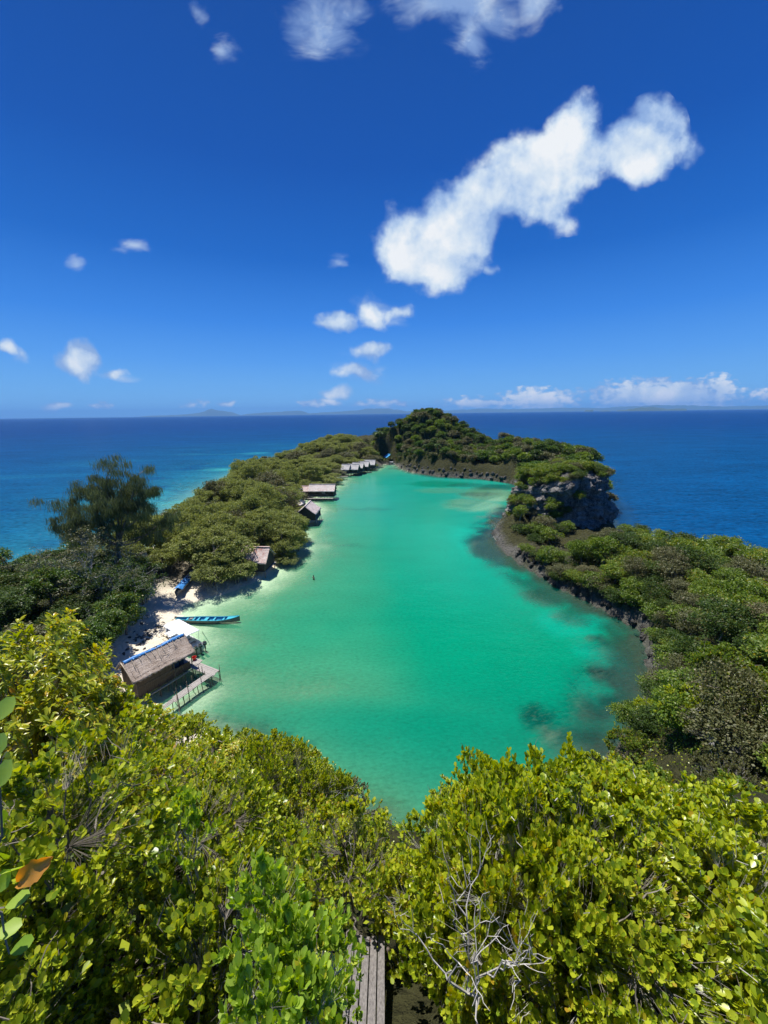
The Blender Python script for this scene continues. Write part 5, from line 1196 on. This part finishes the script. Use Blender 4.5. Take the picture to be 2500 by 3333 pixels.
# ------------------------------------------------------------------ foreground bushes on the viewpoint slope
def bush(seed, R_, H_, ntip, nper, lsize, shape, fmat, bark='pale_bark', bare=.04, spread=.07, droop=0.0, outw=.6, upl=.55, dense_top=.25, thick=.035, nst=8):
    """multi-stemmed shrub: stems, forks, twigs to every tip, leaves set in rosettes round the twig ends"""
    rng = np.random.default_rng(seed)
    ncl = 46; cdir = rdir(rng, ncl * 2, .35); cdir = cdir[cdir[:, 2] > -.3][:ncl]; crr = .62 + .46 * rng.random(len(cdir)); ccr = .09 + .10 * rng.random(len(cdir))
    ci = rng.integers(len(cdir), size=ntip); u3 = rdir(rng, ntip, .25) * (rng.random((ntip, 1)) ** .5)
    T = cdir[ci] * crr[ci][:, None] + u3 * ccr[ci][:, None] * 1.5
    T = np.stack([T[:, 0] * R_, T[:, 1] * R_, H_ * .48 + T[:, 2] * H_ * .5], 1); n = len(T)
    nn = 34; kd = rdir(rng, nn, .4); K = np.stack([kd[:, 0] * R_ * .55, kd[:, 1] * R_ * .55, H_ * .42 + kd[:, 2] * H_ * .3], 1)
    st = np.array([[math.cos(i * 6.283 / nst) * R_ * .25, math.sin(i * 6.283 / nst) * R_ * .25, H_ * .3] for i in range(nst)])
    mb = MB()
    for p in st: limb(mb, rng, (rng.uniform(-.1, .1), rng.uniform(-.1, .1), -.6), p, thick, thick * .7, 6, 4, .08)
    jk = [int(np.argmin(((st - k) ** 2).sum(1))) for k in K]
    for k, j in zip(K, jk): limb(mb, rng, st[j], k, thick * .55, thick * .3, 5, 3, .12)
    jt = np.argmin(((T[:, None] - K[None]) ** 2).sum(2), 1)
    ax = norm(T - K[jt] + np.array([0, 0, .25]) * R_)
    tw = MB()
    for t, j, a in zip(T, jt, ax):
        if tw is not None: limb(tw, rng, K[j], t, thick * .075, .0015, 3, 2, .10)
    mb.add(tw.v, tw.f)
    for i in range(int(ntip * bare)):
        p = T[rng.integers(n)]; limb(mb, rng, p, p + (rdir(rng, 1, .8)[0]) * R_ * .22, .008, .003, 3, 3, .1)
    idx = np.repeat(np.arange(n), nper); q = rng.random(len(idx))
    axis = ax[idx]; perp = norm(np.cross(axis, rdir(rng, len(idx))))
    P = T[idx] - axis * (q * spread * 2.2)[:, None] + perp * .006
    A = norm(axis * (.35 + .5 * (1 - q))[:, None] + perp * outw + np.array([0, 0, upl - droop]) * 1.0 * (0.3 + q[:, None] * .3))
    N = norm(axis + rdir(rng, len(idx)) * .45 + np.array([0, 0, .5]))
    S = lsize * (.5 + .8 * rng.random(len(idx)))
    V, F = leaves(P, A, N, S, shape)
    me = bpy.data.meshes.new('shrub_branches'); me.from_pydata(mb.v, [], mb.f); me.materials.append(M[bark]); me.update()
    return me, mesh_np('shrub_leaves', V, F, M[fmat], mesh_only=True)
B_ROUND = [bush(400 + i, 1.15, 2.0, 480, 11, .088, 'round', 'f_round', spread=.06, thick=.03) for i in range(4)]
B_SMALL = [bush(430 + i, 1.15, 1.9, 680, 11, .066, 'round', 'f_small', bark='bark', spread=.05, thick=.022) for i in range(4)]
B_YEL = [bush(460 + i, 1.2, 2.2, 330, 12, .13, 'long', 'f_yellow', spread=.05, droop=.95, outw=1.1, bark='bark') for i in range(3)]
B_LARGE = [bush(490 + i, .75, 1.7, 120, 9, .115, 'round', 'f_large', spread=.06, upl=.9, outw=.7, thick=.018, nst=5) for i in range(2)]
B_MID = [bush(520 + i, 1.5, 2.2, 700, 12, .11, 'quad', 'f_small', bark='bark', spread=.07, thick=.03) for i in range(3)] + [bush(530 + i, 1.5, 2.2, 700, 12, .11, 'quad', 'f_bright', bark='bark', spread=.07, thick=.03) for i in range(2)]
B_OLV = [bush(545 + i, 1.4, 2.0, 700, 13, .08, 'quad', 'f_olive', bark='grey_twig', spread=.07, thick=.03) for i in range(2)]
B_BARE = [bush(560 + i, 1.2, 2.0, 240, 2, .05, 'quad', 'f_olive', bark='pale_bark', bare=.8, thick=.026) for i in range(2)]
rf = np.random.default_rng(99)
placed = []
def fg(kind, x, y, s, label, group, dz=0.0, name='bush', sz=None):
    lst = dict(r=B_ROUND, s=B_SMALL, y=B_YEL, l=B_LARGE, m=B_MID, o=B_OLV, b=B_BARE)[kind]; i = int(rf.integers(len(lst)))
    lab = label
    put_tree(name, lst[i], x, y, gz(x, y) + dz, rf.uniform(0, 6.28), s, lab, 'bush', group, sz=sz or s, parts=('branches', 'leaves')); placed.append((x, y))
# silhouette of the bushes nearest the eye, so that none hides the lagoon
ENV = [(-200, 1340), (0, 1345), (120, 1350), (170, 1440), (230, 1520), (330, 1565), (430, 1585), (560, 1590), (640, 1605), (740, 1700), (780, 1790), (830, 1890), (900, 1930), (955, 1850), (1000, 1655), (1100, 1690), (1200, 1665), (1300, 1670), (1420, 1720), (1550, 1760), (1900, 1800)]
def project(x, y, z):
    v = Vector((x, y, z - CAM_H)); dpt = v.dot(_f)
    return (384 + CAM_F * v.dot(cr) / dpt) * 1659 / 768, (512 - CAM_F * v.dot(cu) / dpt) * 1659 / 768, dpt
def env(px): return float(np.interp(px, [e[0] for e in ENV], [e[1] for e in ENV]))
def unproj(px, py, Y):
    d = ray(px, py); t = Y / d[1]; return d[0] * t, Y, CAM_H + d[2] * t
HT = dict(r=1.98, s=1.88, y=2.15, l=1.65, m=2.15, o=1.95, b=1.95)
def label_for(k, x, y):
    side = 'right of the plank path' if x > 0 else 'left of the plank path'
    if x < -5: side = 'on the slope behind the long hut'
    return {'r': ('round-leaved yellow-green bush ' + side, 'round-leaved bushes ' + side), 's': ('small-leaved yellow-green bush ' + side, 'small-leaved bushes ' + side), 'b': ('sparse bush of bare pale twigs ' + side, 'bare bushes ' + side),
            'y': ('bush with long drooping yellow leaves ' + side, 'yellow-leaved bushes ' + side), 'l': ('upright sapling with large pale green leaves just left of the plank path', 'large-leaved saplings by the path'),
            'm': ('leafy green bush lower down ' + side, 'leafy green bushes lower down ' + side), 'o': ('dull olive bush lower down ' + side, 'olive bushes lower down ' + side)}[k]
def put_top(k, px, py, Y, s):
    x, y, z = unproj(px, py, Y); g_ = gz(x, y); H_ = HT[k] * s; base = z - H_
    lab, grp = label_for(k, x, y)
    if base > g_ + .35:      # stretch a little, then stand it on the slope
        sz = min(1.6 * s, (z - g_) / HT[k]); base = max(g_ - .1, z - HT[k] * sz)
    else: sz = s
    lst = dict(r=B_ROUND, s=B_SMALL, y=B_YEL, l=B_LARGE, m=B_MID, o=B_OLV, b=B_BARE)[k]
    put_tree('bush', lst[int(rf.integers(len(lst)))], x, y, base, rf.uniform(0, 6.28), s, lab, 'bush', grp, sz=sz, parts=('branches', 'leaves'))
for k, px, py, Y, s in [('y', 0, 1360, 5.0, .8), ('y', 70, 1370, 5.6, .75), ('y', 125, 1440, 5.4, .7), ('y', 30, 1490, 4.4, .8), ('y', 170, 1530, 7.0, .85), ('y', 100, 1560, 5.0, .8), ('y', 260, 1600, 8.0, .85), ('y', 180, 1630, 5.6, .85), ('y', 60, 1680, 4.0, .75), ('y', 170, 1720, 4.6, .75), ('y', 310, 1660, 6.6, .85), ('y', 390, 1630, 8.6, .8), ('y', 480, 1625, 10, .8), ('s', 560, 1600, 9.5, .85), ('s', 620, 1625, 9.0, .85), ('s', 700, 1680, 9.2, .8), ('s', 735, 1760, 8.2, .6), ('s', 755, 1850, 8.6, .45), ('s', 545, 1640, 7.5, .9),
                        ('r', 1035, 1745, 5.4, .5), ('r', 1070, 1665, 5.2, .7), ('r', 1090, 1690, 4.6, .75), ('r', 1180, 1665, 4.4, .8), ('r', 1250, 1660, 4.8, .8), ('r', 1320, 1680, 4.6, .85), ('r', 1400, 1730, 4.2, .8), ('r', 1480, 1740, 4.6, .85), ('r', 1560, 1760, 4.4, .9), ('r', 1640, 1790, 4.0, .9), ('r', 1010, 1870, 4.4, .45), ('r', 1040, 1760, 4.0, .75), ('r', 1150, 1750, 3.6, .75), ('r', 1260, 1770, 3.6, .8), ('r', 1380, 1820, 3.4, .8), ('r', 1500, 1850, 3.4, .85), ('r', 1620, 1900, 3.2, .9),
                        ('r', 1100, 1880, 3.0, .7), ('r', 1240, 1900, 2.9, .7), ('r', 1360, 1950, 2.8, .75), ('r', 1500, 2000, 2.7, .8), ('r', 1640, 2060, 2.6, .8), ('r', 980, 1930, 3.4, .65), ('r', 900, 1900, 4.6, .6),
                        ('l', 560, 1890, 1.9, .42), ('l', 620, 2000, 1.7, .42), ('l', 690, 1985, 1.9, .38), ('l', 560, 2100, 1.4, .42), ('l', 665, 2120, 1.45, .38), ('l', 735, 2090, 2.4, .3), ('l', 385, 1730, 3.0, .4), ('s', 20, 1760, 3.0, .7), ('s', 110, 1850, 2.8, .65), ('s', 250, 1830, 3.2, .7), ('s', 400, 1850, 3.4, .7), ('s', 60, 2000, 2.2, .55), ('s', 200, 2020, 2.3, .55), ('s', 350, 2060, 2.4, .55), ('s', 480, 1980, 2.7, .55)]:
    put_top(k, px, py, Y, s)
# dense cover over the slope, kind chosen by place
SLOPE = [(-34, 26), (-30, 31.5), (-26, 33), (-21, 31), (-15.5, 29), (-9.5, 26.5), (-3, 22.5), (3, 20.5), (9, 21), (15, 23.5), (20, 27), (26, 32), (31, 30), (36, 12), (34, -3), (-36, -3), (-44, 10)]
cand = scatter(rf, SLOPE, 1.4, 14000, lambda x, y: 1.0 + .085 * max(0, math.hypot(x, y) - 4), lambda x, y, h, d: y > 1.0 and not (-1.55 < x < 1.1 and y < 4.9) and math.hypot(x, y) > 1.7 and d > .35)
nb_ = 0
for x, y, h, d in cand:
    r = math.hypot(x, y); u_ = rf.random()
    if r > 13: k = 'm' if u_ < .74 else 'o'; s = rf.uniform(.9, 1.25) * (1 + .02 * (r - 13)) * (.72 if d < 3 else 1)
    elif x > 1.0: k = 'r' if u_ < .88 else 's'; s = rf.uniform(.8, 1.1)
    elif x < -5.5: k = 'y' if u_ < .42 else 's' if u_ < .8 else 'm'; s = rf.uniform(.85, 1.15)
    else: k = 's'; s = rf.uniform(.8, 1.1)
    if r < 16 or x < 8:
        for _ in range(8):
            px, py, dp = project(x, y, h - .15 + HT[k] * s)
            if dp < .4 or (py >= env(px) + 8 and r < 16) or (r >= 16 and py > (env(px) - 6 if 700 < px < 960 else 1590 - max(0, 480 - px) * .35)): break
            s *= .86
        if s < .42: continue
    if r < 2.6: s = min(s, .75)
    lab, g_ = label_for(k, x, y)
    if r > 13 and x > 10: lab, g_ = lab.replace('lower down right of the plank path', 'on the right slope near the viewpoint'), g_.replace('lower down right of the plank path', 'on the right slope')
    elif r > 13: lab, g_ = lab.replace('lower down', 'near the water edge far below,'), g_.replace('lower down', 'near the water edge,')
    fg(k, x, y, s, lab, g_, -.15); nb_ += 1
print('bushes', nb_)
tag(undergrowth('undergrowth', SLOPE, 70000, .11, 'f_small', 8, lift=.55, hmin=.6), 'leafy undergrowth between the bushes of the viewpoint slope', 'undergrowth')

# -- plank path seen between the bushes
def plank_path():
    rt = empty('plank_path', (-.40, 3.2, 22.4)); tag(rt, 'weathered brown plank walkway running down between the bushes', 'walkway'); rng = np.random.default_rng(4)
    for k in range(5):
        x = -.20 + .118 * k; mb = MB(); mb.bar((x, 1.0 + rng.uniform(-.03, .03), -.42 + rng.uniform(-.01, .01)), (x + .01, -2.2, 1.1), .1, .03); mb.build('plank', M['path_wood'], rt)
    mb = MB(); mb.box((0, .98, -.47), (.62, .05, .09)); mb.box((0, -.3, .12), (.66, .07, .07)); mb.build('cross_beam', M['rust_wood'], rt)
    for s in (-1, 1): pole(rt, (s * .38, .9, -2.4), (s * .38, .9, -.45), .04, 'post')
M['path_wood'] = simple('path_wood', (.11, .10, .095), (.26, .24, .225), 5, .85, (9, .7, 9), .4)
M['rust_wood'] = simple('rust_wood', (.09, .03, .02), (.20, .07, .04), 8, .85)
plank_path()

# -- bleached branches in the nearest bushes
for i, (px, py, Y, Hh_, Rr_, lab) in enumerate([(1030, 1830, 2.5, 1.7, .8, 'forked bleached branch standing in the round-leaved bushes'), (430, 2060, 2.1, 1.0, .9, 'bleached dead branch lying across the small-leaved bushes'), (715, 1690, 8.0, 2.0, 1.5, 'wispy grey dead bush above the water left of the path'), (845, 1920, 5.0, 1.4, .7, 'thin pale dead stems beside the end of the plank path')]):
    x, y, z = unproj(px, py, Y); bare_tree('dead_branch', x, y, Hh_, Rr_, 700 + i, lab, None, 'pale_bark' if i < 2 else 'grey_twig', z=z - Hh_ * .9, r0=.013 if i < 2 else .011, maxlev=3 if i < 2 else 4)

# -- the one withered orange leaf hanging at the left edge, with its big-leaved sprig
def sprig():
    x, y, z = unproj(-30, 1960, 1.0); rt = empty('leafy_sprig', (x, y, z)); tag(rt, 'big glossy leaves at the left edge with one withered orange leaf', 'sprig'); rng = np.random.default_rng(12)
    mb = MB(); P, A = [], []
    for px, py, ax, ay in [(-10, 1930, 35, -55), (0, 1890, 30, -10), (10, 1960, 60, -30), (-5, 1840, 20, 20), (-15, 2020, 70, -25), (0, 1700, 25, -60), (-15, 1640, 20, -50), (-10, 1560, 30, -40), (-25, 1760, 40, 15), (20, 2060, 50, -30)]:
        a = np.array(unproj(px, py, 1.0)) - (x, y, z); b = np.array(unproj(px + ax, py + ay, 1.03)) - (x, y, z); P.append(a); A.append(norm(b - a)); limb(mb, rng, (0, 0, 0), a, .006, .003, 4, 3, .06)
    limb(mb, rng, (-.5, -.1, -1.2), (0, 0, 0), .012, .007, 5, 3, .05)
    mb.build('stem', M['bark'], rt); P = np.array(P); A = np.array(A)
    V, F = leaves(P, A, rdir(rng, len(P), .4) * .5 + np.array([0, -.4, .9]), np.array([.09, .08, .08, .07, .09, .09, .08, .08, .07, .08]), 'round'); mesh_np('leaves', V, F, M['f_large'], rt)
    a = Vector(unproj(42, 1905, 1.0)) - Vector((x, y, z)); b = Vector(unproj(112, 1852, 1.02)) - Vector((x, y, z)); d = b - a; L = d.length; d.normalize(); side = d.cross(Vector((.1, -.85, .55))).normalized(); up_ = side.cross(d)
    V = []; n = 12
    for i in range(n + 1):
        t_ = i / n; w_ = L * .24 * math.sin(math.pi * min(1, t_ * .96 + .03)) ** .75 * (1 + .10 * math.sin(t_ * 23)); c_ = a + d * L * t_ + up_ * (.05 * L * math.sin(t_ * 5))
        for k in (-1, -.5, 0, .5, 1): V.append(tuple(c_ + side * w_ * k + up_ * (abs(k) ** 1.5 * L * .09 * (1 + .4 * math.sin(t_ * 11 + k)))))
    F = np.array([[i * 5 + j, i * 5 + j + 1, i * 5 + j + 6, i * 5 + j + 5] for i in range(n) for j in range(4)])
    o = mesh_np('withered_leaf', np.array(V), F, M['f_brown'], rt); o['label'] = 'withered orange leaf'
sprig()

# ------------------------------------------------------------------ distant islands and the air
M['far_land'] = simple('far_land', (.035, .06, .03), (.07, .10, .045), .002, .9, (1, 1, 1), 0)
def far_island(name, label, D, prof, depth, seed):
    """prof: (px, height in measured px above the horizon line); built at distance D metres as a solid hill range"""
    rng = np.random.default_rng(seed); xs = np.linspace(prof[0][0], prof[-1][0], 160); hs = np.interp(xs, [p[0] for p in prof], [p[1] for p in prof])
    hs = hs * (1 + .10 * vnoise(xs * .12, xs * 0 + seed)) ; rows = 9; V = []
    for j in range(rows):
        q = j / (rows - 1); k = math.sin(math.pi * q)
        for x_, h_ in zip(xs, hs):
            d = ray(x_, 892); az = math.atan2(d[0], d[1]); r = D + depth * (q - .5) * 2; hh = h_ * (768 / 1659) / CAM_F * D * 1.0 * (k ** .7) * (1 + .2 * float(vnoise(np.array([x_ * .2]), np.array([q * 5.0]), None, seed)[0]) * (1 - k))
            V.append((math.sin(az) * r, math.cos(az) * r, hh - 6))
    i = np.arange(rows * 160).reshape(rows, 160); F = np.stack([i[:-1, :-1], i[:-1, 1:], i[1:, 1:], i[1:, :-1]], -1).reshape(-1, 4)
    o = mesh_np(name, np.array(V), F, M['far_land'], smooth=True); tag(o, label, 'island')
far_island('island', 'long blue mountainous island on the left horizon with one pointed peak', 29000, [(290, 0), (320, 2), (380, 3), (430, 6), (447, 11), (458, 14), (470, 11), (500, 7), (520, 1), (535, 4), (600, 7), (650, 8), (668, 3), (700, 5), (740, 6), (790, 10), (815, 12), (850, 9), (880, 5), (930, 6), (945, 0)], 1500, 3)
far_island('island', 'very faint flat blue coast on the right horizon', 32000, [(930, 0), (960, 5), (1040, 8), (1100, 6), (1200, 7), (1300, 6), (1420, 9), (1500, 7), (1560, 5), (1700, 6)], 1500, 5)
far_island('island', 'low dark island on the right horizon', 16000, [(1328, 0), (1335, 2), (1352, 3), (1375, 6), (1400, 7), (1430, 5), (1440, 3.5), (1480, 3.5), (1484, 0)], 500, 7)
far_island('island', 'tiny flat islet left of the low dark island', 16500, [(1261, 0), (1264, 3), (1280, 4), (1282, 0)], 200, 8)
far_island('island', 'thin flat islet between the tiny islet and the low dark island', 16300, [(1292, 0), (1298, 1.5), (1310, 2.5), (1324, 0)], 200, 9)
AIR = True
if AIR:
    hb = MB(); hb.box((0, 0, 295), (72000, 72000, 610)); hz = hb.build('haze', bpy.data.materials.new('haze_air')); tag(hz, 'thin blue sea air between the viewpoint and the horizon', 'haze', kind='stuff')
    hm = hz.data.materials[0]; hm.use_nodes = True; t = NT(hm.node_tree); t.n.clear(); o_ = t.node('ShaderNodeOutputMaterial')
    v_ = t.node('ShaderNodeVolumePrincipled', inp={'Color': (.22, .52, 1.0, 1), 'Density': 4.2e-5, 'Anisotropy': 0.0}); t.link(v_.outputs[0], o_.inputs['Volume'])
